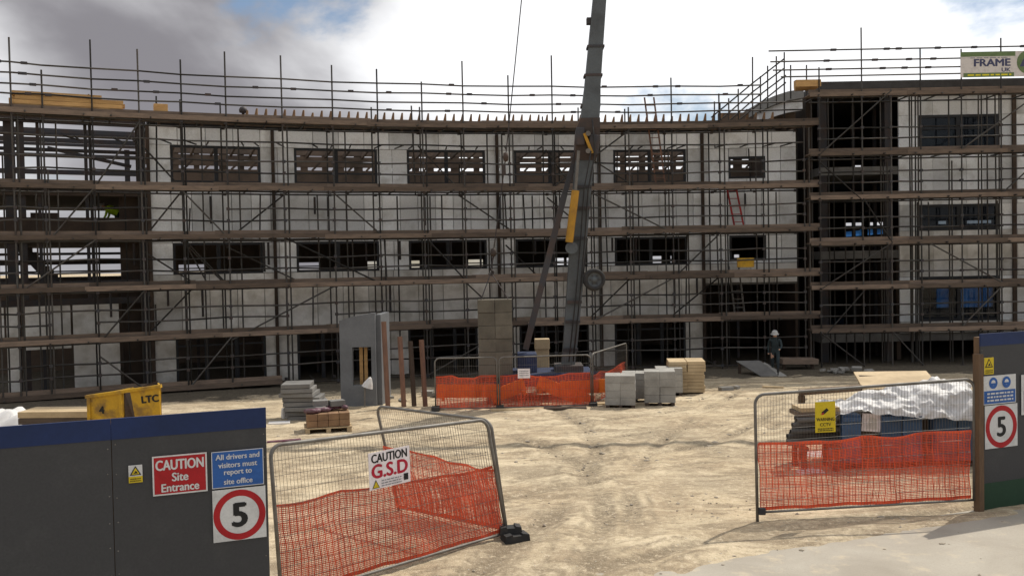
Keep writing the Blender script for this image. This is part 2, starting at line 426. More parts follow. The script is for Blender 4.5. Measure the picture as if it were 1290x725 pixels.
# crumpled white sheeting draped over the crates (cloth settled on the load)
def sheeting():
    xl, xr = Xq(1060), Xq(1240)
    tmp = []
    def collider(vs, fs):
        me = bpy.data.meshes.new('c'); me.from_pydata([tuple(v) for v in vs], [], fs); me.update()
        o = bpy.data.objects.new('c', me); COL.objects.link(o); o.modifiers.new('c', 'COLLISION'); o.collision.thickness_outer = 0.03
        o.collision.cloth_friction = 20; tmp.append(o)
    collider(box_v(xr - xl, 0.96, ztop - zq, ((xl + xr) / 2, YQ + 0.5, (ztop + zq) / 2)), BOX_F)
    rr = random.Random(4)
    for u, yy, h, r in ((0.10, 0.45, 0.10, 0.10), (0.17, 0.2, 0.14, 0.12), (0.27, 0.6, 0.26, 0.12), (0.34, 0.2, 0.13, 0.15), (0.42, 0.5, 0.30, 0.13), (0.52, 0.25, 0.20, 0.16), (0.55, 0.8, 0.38, 0.14), (0.66, 0.45, 0.36, 0.15), (0.74, 0.2, 0.22, 0.16), (0.78, 0.75, 0.46, 0.14), (0.88, 0.35, 0.40, 0.16), (0.97, 0.7, 0.44, 0.16)):
        b2 = bmesh.new(); bmesh.ops.create_icosphere(b2, subdivisions=2, radius=1)
        collider([(xl + (xr - xl) * u + v.co.x * r, YQ + yy + v.co.y * r, ztop + v.co.z * h) for v in b2.verts], [tuple(v.index for v in f.verts) for f in b2.faces]); b2.free()
    nu, nv = 72, 46; LX, LY = (xr - xl) * 0.97, 1.75
    ca, sa = math.cos(R_(-7)), math.sin(R_(-7))
    vs, fs = [], []
    for i in range(nu + 1):
        for j in range(nv + 1):
            a_, b_ = (i / nu - 0.5) * LX, (j / nv - 0.5) * LY
            x, y = a_ * ca - b_ * sa, a_ * sa + b_ * ca
            z = ztop + 0.62 + 0.10 * mnoise.noise((a_ * 2.5, b_ * 2.5, 1)) + 0.05 * mnoise.noise((a_ * 7, b_ * 7, 4))
            vs.append(((xl + xr) / 2 + x + 0.03, YQ + 0.78 + y, z))
    for i in range(nu):
        for j in range(nv):
            k = i * (nv + 1) + j; fs.append((k, k + nv + 1, k + nv + 2, k + 1))
    me = bpy.data.meshes.new('sheeting'); me.from_pydata(vs, [], fs); me.update(); me.materials.append(M['tarp'])
    o = bpy.data.objects.new('sheeting', me); COL.objects.link(o)
    cm = o.modifiers.new('cloth', 'CLOTH'); st_ = cm.settings
    st_.quality = 8; st_.mass = 0.25; st_.tension_stiffness = 12; st_.compression_stiffness = 12; st_.shear_stiffness = 6; st_.bending_stiffness = 0.35
    st_.shrink_min = -0.20; st_.air_damping = 2.0
    cm.collision_settings.collision_quality = 4; cm.collision_settings.distance_min = 0.02; cm.collision_settings.use_self_collision = False
    cm.point_cache.frame_end = 60
    scene.frame_start, scene.frame_end = 1, 60
    for f in range(1, 34): scene.frame_set(f)
    dg = bpy.context.evaluated_depsgraph_get()
    m2 = bpy.data.meshes.new_from_object(o.evaluated_get(dg))
    bpy.data.objects.remove(o)
    for c in tmp: bpy.data.objects.remove(c)
    scene.frame_set(1)
    b3 = bmesh.new(); b3.from_mesh(m2)
    bmesh.ops.subdivide_edges(b3, edges=b3.edges[:], cuts=1, use_grid_fill=True); b3.normal_update()
    for v in b3.verts:
        c = v.co; wx = c.x + 0.25 * mnoise.noise((c.x * 2, c.y * 2, c.z * 2))
        f = (0.35 - abs(mnoise.noise((wx * 2.6, c.y * 2.6 + c.x, c.z * 2.6)))) * 0.16 + (0.35 - abs(mnoise.noise((wx * 6.5 - c.y * 2, c.y * 6.5, c.z * 6.5)))) * 0.065
        v.co = c + v.normal * f
    b3.to_mesh(m2); b3.free()
    m2.polygons.foreach_set('use_smooth', [True] * len(m2.polygons))
    tag(put(bpy.data.objects.new('sheeting', m2)), 'crumpled white plastic sheeting thrown over the blue crates', 'sheeting')
sheeting()

# ------------------------------------------------------------------ ground and road
ROAD_P, ROAD_D = Vector((1.94, 10.35)), Vector((1, 0.4)).normalized()
def road_dist(X, Y):          # > 0 on the site side of the road edge
    return -(X - ROAD_P.x) * ROAD_D.y + (Y - ROAD_P.y) * ROAD_D.x
RUTS = [[(605, 725), (640, 690), (690, 655), (735, 615), (750, 580), (745, 545), (700, 515)],
        [(742, 725), (752, 700), (762, 660), (758, 625), (735, 590), (690, 565), (640, 548)],
        [(560, 640), (680, 620), (800, 600), (900, 580), (950, 560), (1000, 520), (1010, 500)],
        [(640, 610), (700, 590), (800, 575), (900, 560), (960, 530), (980, 500)],
        [(760, 720), (860, 690), (980, 672), (1100, 655), (1240, 640)],
        [(420, 600), (560, 575), (700, 560), (820, 545), (960, 530)],
        [(360, 590), (480, 565), (600, 545), (760, 530), (900, 512)],
        [(830, 720), (800, 660), (790, 610), (830, 560), (880, 520), (930, 495)]]
def build_ground():
    def axis(a, b, step, lo, hi):
        core = list(np.arange(a, b + 1e-6, step)); out_l, out_h = [], []
        s, x = step, a
        while x > lo: s *= 1.35; x -= s; out_l.append(x)
        s, x = step, b
        while x < hi: s *= 1.35; x += s; out_h.append(x)
        return np.array(out_l[::-1] + core + out_h)
    xs = axis(-9, 10, 0.085, -900, 900); ys = axis(7.5, 32, 0.085, -300, 1500)
    X, Y = np.meshgrid(xs, ys)
    Z = -0.45 * np.clip((Y - 12) / 18.0, 0, 1)
    rut = np.zeros_like(X)
    for k, pl in enumerate(RUTS):
        pts = [G(*p) for p in pl]
        wid = 0.20 if k < 2 else 0.15
        d = np.full_like(X, 9e9)
        for a, b in zip(pts[:-1], pts[1:]):
            ax, ay, dx, dy = a.x, a.y, b.x - a.x, b.y - a.y
            t = np.clip(((X - ax) * dx + (Y - ay) * dy) / (dx * dx + dy * dy), 0, 1)
            d = np.minimum(d, np.hypot(X - ax - t * dx, Y - ay - t * dy))
        wob = 0.6 + 0.5 * np.sin(X * 2.3 + k) * np.sin(Y * 1.7 + 2 * k)
        rut = np.maximum(rut, np.exp(-(d / wid) ** 4) * wob * (1.0 if k < 2 else 0.8))
        rut = np.maximum(rut, np.exp(-(d / 0.75) ** 4) * np.clip(np.cos(d * 2 * np.pi / 0.27), 0, 1) ** 2 * wob * 0.75)
        Z += -0.035 * np.exp(-(d / wid) ** 2) * wob + 0.028 * np.exp(-((d - 2.0 * wid) / wid) ** 2) * wob
    rd = -(X - ROAD_P.x) * ROAD_D.y + (Y - ROAD_P.y) * ROAD_D.x
    flatn = np.clip((rd + 0.3) / 1.0, 0.0, 1)
    N = np.zeros_like(X)
    core = (np.abs(X) < 30) & (Y > -5) & (Y < 60)
    idx = np.argwhere(core)
    for i, j in idx:
        x, y = X[i, j], Y[i, j]
        N[i, j] = 0.035 * mnoise.noise((x * 0.35, y * 0.5, 0)) + 0.010 * mnoise.noise((x * 1.5, y * 1.6, 3)) + 0.010 * mnoise.noise((x * 4.2, y * 4.6, 7)) + 0.014 * mnoise.noise((x * 8.0, y * 8.5, 5))
    Z += N * (0.35 + 0.65 * flatn)
    Z += np.where(rd < 0, np.clip(rd, -1, 0) * 0.10, np.clip(rd, 0, 0.5) * 0.05) - 0.004
    Z[~core] -= 0.0
    nx, ny = len(xs), len(ys)
    verts = np.column_stack([X.ravel(), Y.ravel(), Z.ravel()])
    ii = (np.arange(ny - 1)[:, None] * nx + np.arange(nx - 1)[None, :]).ravel()
    faces = np.column_stack([ii, ii + 1, ii + 1 + nx, ii + nx])
    me = bpy.data.meshes.new('ground')
    me.vertices.add(len(verts)); me.vertices.foreach_set('co', verts.ravel().astype(np.float32))
    me.loops.add(len(faces) * 4); me.loops.foreach_set('vertex_index', faces.ravel().astype(np.int32))
    me.polygons.add(len(faces)); me.polygons.foreach_set('loop_start', (np.arange(len(faces)) * 4).astype(np.int32))
    me.polygons.foreach_set('use_smooth', np.ones(len(faces), dtype=bool))
    me.update(calc_edges=True)
    a = me.attributes.new('rut', 'FLOAT', 'POINT'); a.data.foreach_set('value', np.clip(rut, 0, 1).ravel().astype(np.float32))
    # building shade painted into the sand colour along the foot of the facade
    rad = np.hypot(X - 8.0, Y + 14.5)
    shade_amt = np.clip((np.where(X < 9.0, rad, Y + 14.5) - 43.6) / 2.6, 0, 1) * (Y < 60) * (Y > 10) * (np.abs(X) < 34)
    a2 = me.attributes.new('foot_shade', 'FLOAT', 'POINT'); a2.data.foreach_set('value', shade_amt.ravel().astype(np.float32))
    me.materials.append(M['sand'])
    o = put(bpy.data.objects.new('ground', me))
    tag(o, 'pale sandy earth yard with tyre ruts in front of the building', kind='structure')
    return o
build_ground()
def build_road():
    ts = np.linspace(-60, 60, 60); ds = [0.4, 0.1, -0.3, -2, -5, -9, -14]
    vs = []
    for t in ts:
        for d in ds:
            p = ROAD_P + ROAD_D * float(t) + Vector((-ROAD_D.y, ROAD_D.x)) * d
            vs.append((p.x, p.y, 0.004 - 0.05 * max(0, d)))
    n = len(ds)
    fs = [(i * n + k, i * n + k + 1, (i + 1) * n + k + 1, (i + 1) * n + k) for i in range(len(ts) - 1) for k in range(n - 1)]
    tag(obj('road', vs, fs, 'road_surface'), 'pale dusty road edge in the foreground', kind='structure')
build_road()

# ------------------------------------------------------------------ arcs: the concave building
AC = Vector((8.0, -14.5))
def arc(R, phi, z):
    return Vector((AC.x + R * math.sin(phi), AC.y + R * math.cos(phi), z))
def phi_px(x, R, y=300):
    d = ray(x, y); k = d.x / d.y
    return math.atan(k) + math.asin((-AC.x - (-AC.y) * k) / (R * math.sqrt(1 + k * k)))
def arc_prism(mb, R0, R1, a, b, z0, z1, seg=None):
    seg = seg or max(1, int(abs(b - a) * R1 / 1.2))
    vs = []
    for i in range(seg + 1):
        p = a + (b - a) * i / seg
        vs += [arc(R0, p, z0), arc(R1, p, z0), arc(R1, p, z1), arc(R0, p, z1)]
    fs = []
    for i in range(seg):
        o = i * 4
        for k in range(4):
            fs.append((o + k, o + (k + 1) % 4, o + 4 + (k + 1) % 4, o + 4 + k))
    fs += [(3, 2, 1, 0), tuple(seg * 4 + k for k in range(4))]
    mb.add(vs, fs)
    return mb
RS, RSI, RW, RB = 47.5, 48.75, 49.25, 57.5     # outer standards, inner standards, wall face, back wall
def arc_box(name, R, a, b, z0, z1, th, mat, parent, gap=0.02, dr=0.0):
    m = (a + b) / 2; w = R * (b - a) * math.cos((b - a) / 2) - gap
    c = arc(R + th / 2 + dr, m, (z0 + z1) / 2)
    return box(name, c, (w, th, z1 - z0 - gap), mat, parent, rz=-m)

WIN = [(215, 328), (371, 475), (513, 611), (648, 738), (773, 864)]
WPHI = [(phi_px(a, RW, 210), phi_px(b, RW, 210)) for a, b in WIN]
SM = (phi_px(918, RW, 215), phi_px(964, RW, 215))      # the small window at the right
PL, PR = phi_px(188, RW, 210), phi_px(1003, RW, 210)
ZA, ZB, ZC, ZD, ZE, ZF = 8.36, 7.72, 6.46, 4.42, 3.36, 1.46
GB = -0.52
bld = thing('curved_building', arc(RW, -0.2, GB), 'long concave three-storey building shell clad in white boards behind the scaffold', 'building')

def split(a, b, width, R):
    n = max(1, round((b - a) * R / width))
    return [(a + (b - a) * i / n, a + (b - a) * (i + 1) / n) for i in range(n)]
def panels(a, b, z0, z1, width=0.66, mat='sheathing'):
    for s, e in split(a, b, width, RW):
        arc_box('wall_panel', RW, s, e, z0, z1, 0.09, mat, bld, dr=random.uniform(0, 0.012))
panels(PL, PR, ZB, ZA, 0.9)
edges = [PL] + [v for w in WPHI for v in w] + [SM[0], SM[1], PR]
for i in range(0, len(edges), 2):
    panels(edges[i], edges[i + 1], ZC, ZB)
    panels(edges[i], edges[i + 1], ZE, ZD)
pg = phi_px(888, RW, 300)
panels(PL, PR, ZD, ZC, 0.66)
panels(PL, pg, ZF, ZE, 0.9, 'membrane')
panels(pg, PR, 2.62, ZE, 0.9, 'membrane')
panels(SM[0], SM[1], ZC, ZC + 0.12); panels(SM[0], SM[1], ZB - 0.32, ZB)
panels(SM[0], SM[1], ZE, ZE + 0.12)
# ground floor: piers between wide openings
GW = [(222, 335), (375, 470), (515, 602), (655, 742), (775, 864)]
ge = [PL] + [v for a, b in GW for v in (phi_px(a, RW, 440), phi_px(b, RW, 440))] + [pg]
for i in range(0, len(ge), 2):
    panels(ge[i], ge[i + 1], GB, ZF, 0.8, 'membrane')
# sheathing seams stand on dark timber studs
for x in (188, 345, 627, 755, 885):
    p = phi_px(x, RW, 260)
    box('stud', arc(RW - 0.06, p, 3.9), (0.11, 0.10, 8.8), 'dark_timber', bld, rz=-p)
# windows: frame with mullions
def arc_window(a, b, z0, z1, mull=1, trans=None, glass=False):
    mb = MB(); t = 0.075; d = 0.11
    w = RW * (b - a)
    R = RW + 0.05
    for z in (z0 + t / 2, z1 - t / 2):
        m = (a + b) / 2
        mb.box(arc(R, m, z), (w, d, t), rz=-m)
    for p in (a + 0.5 * t / RW, b - 0.5 * t / RW):
        mb.box(arc(R, p, (z0 + z1) / 2), (t, d + 0.01, z1 - z0), rz=-p)
    o = mb.build('window', 'dark_frame', bld)
    for k in range(mull):
        p = a + (b - a) * (k + 1) / (mull + 1)
        box('mullion', arc(R, p, (z0 + z1) / 2), (0.13, d - 0.02, z1 - z0 - 0.15), 'dark_frame', o, rz=-p)
    if trans is not None:
        m = (a + b) / 2
        box('transom_bar', arc(R, m, z0 + trans), (w - 0.15, d - 0.03, 0.06), 'dark_frame', o, rz=-m)
    return o
for i, (a, b) in enumerate(WPHI):
    arc_window(a, b, ZC, ZB, 1, 0.38)
    arc_window(a, b, ZE, ZD, 1)
arc_window(SM[0], SM[1], ZC + 0.12, ZB - 0.32, 0)
arc_window(SM[0], SM[1], ZE + 0.12, ZD, 0)
for a, b in GW:
    arc_window(phi_px(a, RW, 440), phi_px(b, RW, 440), GB, ZF, 2, 1.45)
# floors and roof
PF = phi_px(-70, RW, 300)
for z0, z1 in ((-0.62, -0.5), (2.55, 2.85), (5.85, 6.15)):
    arc_prism(MB(), RW + 0.12, RB - 0.02, PL, PR, z0, z1).build('floor_slab', 'slab_concrete', bld)
roof = arc_prism(MB(), RW - 0.25, RW + 4.6, PL, PR, 8.52, 8.66).build('roof', 'roof_felt', bld)
n = 62
for i in range(n):
    p = phi_px(308, RW, 150) + (PR - 0.02 - phi_px(308, RW, 150)) * i / (n - 1)
    hh = 0.36 if i % 7 else 0.28
    mb = MB()
    c = arc(RW - 0.17, p, 8.66)
    mb.add([c + Vector(v) for v in ((-0.02, -0.03, 0), (0.12, -0.03, 0), (0.12, 0.03, 0), (-0.02, 0.03, 0), (0.07, -0.03, hh), (0.12, -0.03, hh), (0.12, 0.03, hh), (0.07, 0.03, hh))], BOX_F)
    mb.build('upstand', 'brick_brown', roof)
# back wall: solid bands, thin daylight gaps where the far side is still open
bw = MB()
arc_prism(bw, RB, RB + 0.2, PL, PR, -0.6, 3.40)
arc_prism(bw, RB, RB + 0.2, PL, PR, 3.74, 7.80)
arc_prism(bw, RB, RB + 0.2, PL, PR, 7.95, 8.16)
arc_prism(bw, RB, RB + 0.2, PL, PR, 8.21, 8.40)
arc_prism(bw, RB, RB + 0.2, PL, PR, 8.46, 9.0)
gaps = [(225, 258), (376, 403), (463, 476), (517, 529), (590, 613), (700, 711), (714, 726), (822, 834), (845, 860), (925, 932)]
ph = [PL]
for a, b in gaps: ph += [phi_px(a, RB, 330), phi_px(b, RB, 330)]
ph.append(PR)
for i in range(0, len(ph), 2):
    if ph[i + 1] > ph[i]: arc_prism(bw, RB, RB + 0.2, ph[i], ph[i + 1], 3.40, 3.74)
arc_prism(bw, RB + 0.02, RB + 0.12, PL, PR, 3.55, 3.60)
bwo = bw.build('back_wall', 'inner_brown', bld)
k = 0
p = PL
while p < PR:
    box('post', arc(RB + 0.08, p, 8.08), (0.22 + 0.2 * random.random(), 0.1, 0.9), 'inner_brown', bld, rz=-p)
    q = p + 0.3 / RB
    bar('strut', arc(RB - 0.4, q, 7.75), arc(RB - 0.4, q + 0.35 / RB, 8.1), 0.09, 0.09, 'inner_brown', bld)
    p += random.uniform(0.65, 1.15) / RB
for i in range(34):      # rafters under the roof, running front to back
    p = PL + (PR - PL) * (i + 0.5) / 34
    bar('rafter', arc(RW + 0.2, p, 8.42), arc(RB - 0.05, p, 8.42), 0.09, 0.18, 'inner_brown', bld)
for i, x in enumerate((340, 492, 630, 757, 875)):    # inner cross walls
    p = phi_px(x, RW, 300)
    for z0, z1 in ((-0.5, 2.55), (2.85, 5.85)):
        bar('cross_wall', arc(RW + 0.5, p, (z0 + z1) / 2), arc(RW + 4.2, p, (z0 + z1) / 2), 0.15, z1 - z0, 'inner_brown', bld)
for x, zc in ((250, 0.4), (300, 0.4), (400, 0.4), (450, 0.4), (545, 0.4), (585, 0.4), (690, 0.4), (800, 0.4), (840, 0.4), (930, 0.5), (975, 0.5)):
    p = phi_px(x, RW + 2, 440)
    box('prop', arc(RW + 2.0, p, 1.0), (0.10, 0.10, 3.0), 'dark_steel', bld, rz=-p)
# end wall right
bar('end_wall', arc(RW + 0.12, PR, 3.9), arc(RB, PR, 3.9), 0.12, 8.9, 'dark_timber', bld)

# the open steel frame at the left end
frm = thing('steel_frame_bay', arc(RW, PF, GB), 'open dark steel frame bay with staircase at the left end of the building', 'building frame')
for x in (-55, -12, 12, 26, 48, 108, 114, 178):
    p = phi_px(x, RW + 0.4, 200)
    wdt = 0.32 if x in (12, -55) else (0.10 if x not in (178, 26) else 0.22)
    box('column', arc(RW + 0.35, p, 4.0), (wdt, 0.2, 9.0), 'dark_steel', frm, rz=-p)
for x in (-30, 160):
    p = phi_px(x, RB, 200)
    box('column', arc(RB, p, 4.0), (0.2, 0.2, 9.0), 'dark_steel', frm, rz=-p)
P0, P1 = phi_px(-60, RW, 250), phi_px(186, RW, 250)
def fr_beam(R, z, h, a=P0, b=P1, w=0.2, mat='dark_steel'):
    bar('beam', arc(R, a, z), arc(R, b, z), w, h, mat, frm)
for z, h in ((8.42, 0.25), (6.3, 0.3), (3.1, 0.25), (2.55, 0.2)): fr_beam(RW + 0.3, z, h)
for z, h in ((9.15, 0.18), (8.62, 0.10), (8.18, 0.14), (7.52, 0.18), (4.25, 0.10), (3.92, 0.2), (3.55, 0.06), (4.6, 0.06), (3.2, 0.25)): fr_beam(RB, z, h)
fr_beam(RB - 2.6, 8.45, 0.16); fr_beam(RW + 3.0, 8.30, 0.12); fr_beam(RW + 1.2, 7.55, 0.10)
bar('brace', arc(RB - 4, phi_px(60, RB - 4, 200), 8.0), arc(RB - 4, phi_px(165, RB - 4, 200), 7.4), 0.12, 0.12, 'dark_steel', frm)
arc_prism(MB(), RW + 0.15, RB - 0.2, P0, P1, 5.98, 6.14).build('floor_deck', 'dark_timber', frm)
arc_prism(MB(), RW + 0.15, RB - 0.2, P0, P1, 4.48, 4.62).build('floor_deck', 'dark_timber', frm)
arc_prism(MB(), RW + 0.2, RW + 0.3, P0, P1, 4.62, 5.28).build('upstand_wall', 'dark_timber', frm)
arc_prism(MB(), RB - 0.1, RB, P0, P1, 4.62, 5.35).build('upstand_wall', 'dark_timber', frm)
bar('red_beam', arc(RW + 0.5, phi_px(38, RW, 260), 5.36), arc(RW + 0.5, phi_px(74, RW, 260), 5.36), 0.12, 0.16, 'crane_rust', frm)
# core wall
c0, c1 = phi_px(153, RW, 330), phi_px(187, RW, 330)
arc_prism(MB(), RW + 0.7, RW + 0.85, c0, c1, GB, 6.2).build('core_wall', 'dark_timber', frm)
arc_prism(MB(), RW + 0.7, RW + 0.85, phi_px(172, RW, 200), c1, 6.2, 8.5).build('core_wall', 'dark_timber', frm)
# lower cladding of the bay
for a, b, z0, z1 in ((-60, -25, GB, 2.45), (-25, 6, 1.35, 2.45), (8, 26, GB, 2.45), (28, 90, 1.05, 2.45), (92, 122, GB, 2.45), (122, 151, GB, 2.45)):
    pa, pb = phi_px(a, RW, 420), phi_px(b, RW, 420)
    for s, e in split(pa, pb, 0.75, RW):
        arc_box('wall_panel', RW, s, e, z0, z1, 0.09, 'membrane', frm, dr=0.1)
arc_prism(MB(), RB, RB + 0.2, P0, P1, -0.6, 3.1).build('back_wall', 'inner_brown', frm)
# staircase
st = MB()
pA, pB = phi_px(72, RW + 2.5, 350), phi_px(24, RW + 2.5, 310)
ns = 9
for i in range(ns):
    p = pA + (pB - pA) * i / ns
    st.box(arc(RW + 2.5, p, 3.18 + i * 0.155), (0.30, 1.1, 0.20), rz=-p)
st.build('staircase', 'dark_steel', frm)
bar('stair_string', arc(RW + 1.95, pA, 3.0), arc(RW + 1.95, pB, 4.4), 0.06, 0.28, 'dark_steel', frm)

# ------------------------------------------------------------------ right wing
YW = 34.3
rw = thing('right_wing', (16, YW, GB), 'taller white-clad block at the right end with dark open stair bay', 'building')
def X_at(px, Y, y=250): return at(px, y, Y).x
XJ, XE = X_at(1133, YW), 26.0
def rpanels(x0, x1, z0, z1, width=0.62, mat='sheathing'):
    n = max(1, round((x1 - x0) / width)); w = (x1 - x0) / n
    for i in range(n):
        box('wall_panel', (x0 + w * (i + 0.5), YW + 0.05 + random.uniform(0, 0.012), (z0 + z1) / 2), (w - 0.012, 0.09, z1 - z0 - 0.012), mat, rw)
wx0, wx1 = X_at(1157, YW), X_at(1258, YW)
wx2, wx3 = wx1 + 1.9, wx1 + 4.9
RWZ = [(7.50, 8.76), (4.45, 5.42), (1.05, 2.72)]
lev = [0.62, 1.05, 2.72, 4.45, 5.42, 7.50, 8.76, 9.55]
for z0, z1 in zip(lev[:-1], lev[1:]):
    if (z0, z1) in RWZ:
        for a, b in ((XJ, wx0), (wx1, wx2), (wx3, XE)): rpanels(a, b, z0, z1, mat='sheathing')
    else:
        rpanels(XJ, XE, z0, z1, mat='sheathing' if z0 > 3 else 'membrane')
rxj = X_at(1277, YW)
box('stud', (rxj, YW - 0.05, 5.0), (0.14, 0.08, 8.9), 'dark_timber', rw)
for z0, z1 in RWZ:
    for a, b in ((wx0, wx1), (wx2, wx3)):
        mb = MB(); t = 0.1
        for z in (z0 + t / 2, z1 - t / 2): mb.box(((a + b) / 2, YW + 0.05, z), (b - a, 0.12, t))
        for x in (a + t / 2, b - t / 2): mb.box((x, YW + 0.05, (z0 + z1) / 2), (t, 0.13, z1 - z0))
        w = mb.build('window', 'dark_frame', rw)
        box('mullion', ((a + b) / 2, YW + 0.05, (z0 + z1) / 2), (0.14, 0.10, z1 - z0 - 0.2), 'dark_frame', w)
        if z0 > 7:
            box('transom_bar', ((a + b) / 2, YW + 0.05, z0 + 0.75), (b - a - 0.2, 0.09, 0.07), 'dark_frame', w)
        for s in (0, 1):
            xa, xb = (a + t, (a + b) / 2 - 0.07) if s == 0 else ((a + b) / 2 + 0.07, b - t)
            box('pane', ((xa + xb) / 2, YW + 0.06, (z0 + z1) / 2), (xb - xa, 0.012, z1 - z0 - 2 * t), 'glass', w)
XS0 = X_at(1034, YW)
for z0, z1 in ((0.3, 0.6), (3.45, 3.75), (6.6, 6.9)):
    box('floor_slab', ((XS0 + XE) / 2, YW + 5.0, (z0 + z1) / 2), (XE - XS0, 9.7, z1 - z0), 'slab_concrete', rw)
rwr = box('roof', ((XS0 + XE) / 2, YW + 4.8, 9.86), (XE - XS0 + 0.2, 10.4, 0.28), 'roof_felt', rw)
box('soffit', ((XS0 + XE) / 2, YW + 0.2, 9.62), (XE - XS0 + 0.1, 0.9, 0.12), 'dark_timber', rw)
YR = 44.0
rb = MB()
def rback(x0, x1, z0, z1): rb.box(((x0 + x1) / 2, YR, (z0 + z1) / 2), (x1 - x0, 0.2, z1 - z0))
def xb(px): return X_at(px, YR, 280)
rows = {  # z0, z1 : open x intervals (photo pixels)
    (GB, 1.0): [], (1.0, 2.35): [(1063, 1083), (1092, 1118), (1178, 1196), (1207, 1250), (1330, 1380)], (2.35, 4.25): [],
    (4.25, 4.85): [(1063, 1085), (1092, 1118)], (4.85, 5.02): [], (5.02, 5.17): [(1064, 1086), (1094, 1118), (1181, 1193), (1217, 1250)], (5.17, 7.55): [],
    (7.55, 7.72): [(1070, 1088), (1114, 1118)], (7.72, 7.82): [], (7.82, 7.92): [(1072, 1086)], (7.92, 9.7): []}
for (z0, z1), op in rows.items():
    e = [XS0] + [xb(v) for ab in op for v in ab] + [XE]
    for i in range(0, len(e), 2): rback(e[i], e[i + 1], z0, z1)
    if z1 - z0 > 0.5:
        for a, b in op:
            box('membrane_sheet', ((xb(a) + xb(b)) / 2, YR - 0.02, (z0 + z1) / 2), (xb(b) - xb(a), 0.01, z1 - z0), 'blue_sheet', rw)
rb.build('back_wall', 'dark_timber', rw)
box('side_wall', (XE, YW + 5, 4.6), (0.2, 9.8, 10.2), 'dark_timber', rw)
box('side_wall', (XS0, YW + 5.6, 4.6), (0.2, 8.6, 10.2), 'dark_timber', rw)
for px in (1040, 1122): box('column', (X_at(px, YW), YW + 0.3, 4.5), (0.26, 0.26, 10.0), 'dark_steel', rw)
for px in (1075, 1102): box('column', (X_at(px, YW + 2), YW + 2, 4.5), (0.12, 0.12, 10.0), 'dark_steel', rw)
box('cross_wall', (XJ + 0.05, YW + 3, 2.0), (0.15, 5.5, 4.8), 'dark_timber', rw)
for i in range(7):
    box('stair_tread', (X_at(1055, YW + 3) + 0.26 * i, YW + 3, 3.9 + 0.36 * i), (0.3, 1.2, 0.08), 'dark_steel', rw)
# swept roof edge rising from the long roof to the wing roof
sw = [at(x, y, Y) for x, y, Y in ((912, 163, 36.4), (925, 150, 36.2), (940, 139, 36.0), (957, 129, 35.7), (975, 121, 35.4), (992, 115.5, 35.1), (1012, 112, 34.8))]
for nm, off, th, dep, mt in (('curved_roof_edge', 0.0, 0.34, 0.5, 'lead_grey'),):
    mb = MB(); vs = []
    for p in sw:
        vs += [p + Vector((0, -0.05, -th)), p + Vector((0, dep + 3.0, -th)), p + Vector((0, dep + 3.0, 0)), p + Vector((0, -0.05, 0))]
    fs = [(i * 4 + k, i * 4 + (k + 1) % 4, i * 4 + 4 + (k + 1) % 4, i * 4 + 4 + k) for i in range(len(sw) - 1) for k in range(4)]
    fs += [(3, 2, 1, 0), tuple((len(sw) - 1) * 4 + k for k in range(4))]
    mb.add(vs, fs).build(nm, mt, rw)
for i in range(len(sw) - 1):
    a, b = sw[i] + Vector((0, 0.12, -0.36)), sw[i + 1] + Vector((0, 0.12, -0.36))
    h = 0.42
    obj('edge_panel', [a, b, b - Vector((0, 0, h)), a - Vector((0, 0, h)), a + Vector((0, 0.1, 0)), b + Vector((0, 0.1, 0)), b + Vector((0, 0.1, -h)), a + Vector((0, 0.1, -h))],
        [(0, 3, 2, 1), (4, 5, 6, 7), (0, 1, 5, 4), (1, 2, 6, 5), (2, 3, 7, 6), (3, 0, 4, 7)], 'sheathing', rw)
wl0 = at(1012, 118, 34.6)
box('edge_wall', (wl0.x - 1.4, 36.0, 8.75), (3.0, 0.2, 1.0), 'inner_brown', rw)

# ------------------------------------------------------------------ scaffold
TR = 0.027
sc = thing('scaffold', arc(RS, -0.2, GB), 'long curved tube scaffold with brown boarded lifts along the concave front', 'scaffold')
STD = [(-48, 60), (-18, 80), (15, 47), (54, 88), (116, 50), (176, 62), (228, 75), (284, 65), (356, 70), (418, 82), (476, 87), (532, 103),
       (584, 77), (641, 95), (695, 70), (742, 150), (792, 135), (846, 98), (906, 118), (960, 150), (1012, 150)]
SPH = [phi_px(x, RS, 140) for x, _ in STD]
LZ = [8.36, 6.14, 4.57, 2.97, 1.40, -0.22]
def Ytop(i):
    x, y = STD[i]
    d = ray(x, y); Y = arc(RS, SPH[i], 0).y
    return (EYE + d * (Y / d.y)).z
for i, p in enumerate(SPH):
    g = arc(RS, p, 0); z0 = gz(g.y) - 0.05
    lean = random.uniform(-0.03, 0.03)
    top = arc(RS, p + lean / RS, Ytop(i))
    tube('standard', arc(RS, p, z0), top, TR, 'scaffold_tube', sc)
    box('base_plate', arc(RS, p, z0 + 0.03), (0.22, 0.22, 0.03), 'dark_steel', sc, rz=-p)
    pi = p + random.uniform(-0.12, 0.12) / RS
    tube('standard', arc(RSI, pi, z0), arc(RSI, pi, 8.7 + random.uniform(-0.3, 0.5)), TR, 'scaffold_tube', sc)
    if random.random() < 0.75 and i < len(SPH) - 1:
        pj = p + (SPH[i + 1] - p) * random.uniform(0.25, 0.7)
        tube('standard', arc(RSI, pj, z0), arc(RSI, pj, random.choice((8.3, 6.0, 7.2, 8.3))), TR, 'scaffold_tube', sc)
    if random.random() < 0.8:
        pj = p + random.uniform(0.08, 0.22) / RS
        tube('standard', arc(RS + 0.05, pj, z0), arc(RS + 0.05, pj, random.choice((8.2, 4.4, 6.6, 8.2))), TR, 'scaffold_tube', sc)
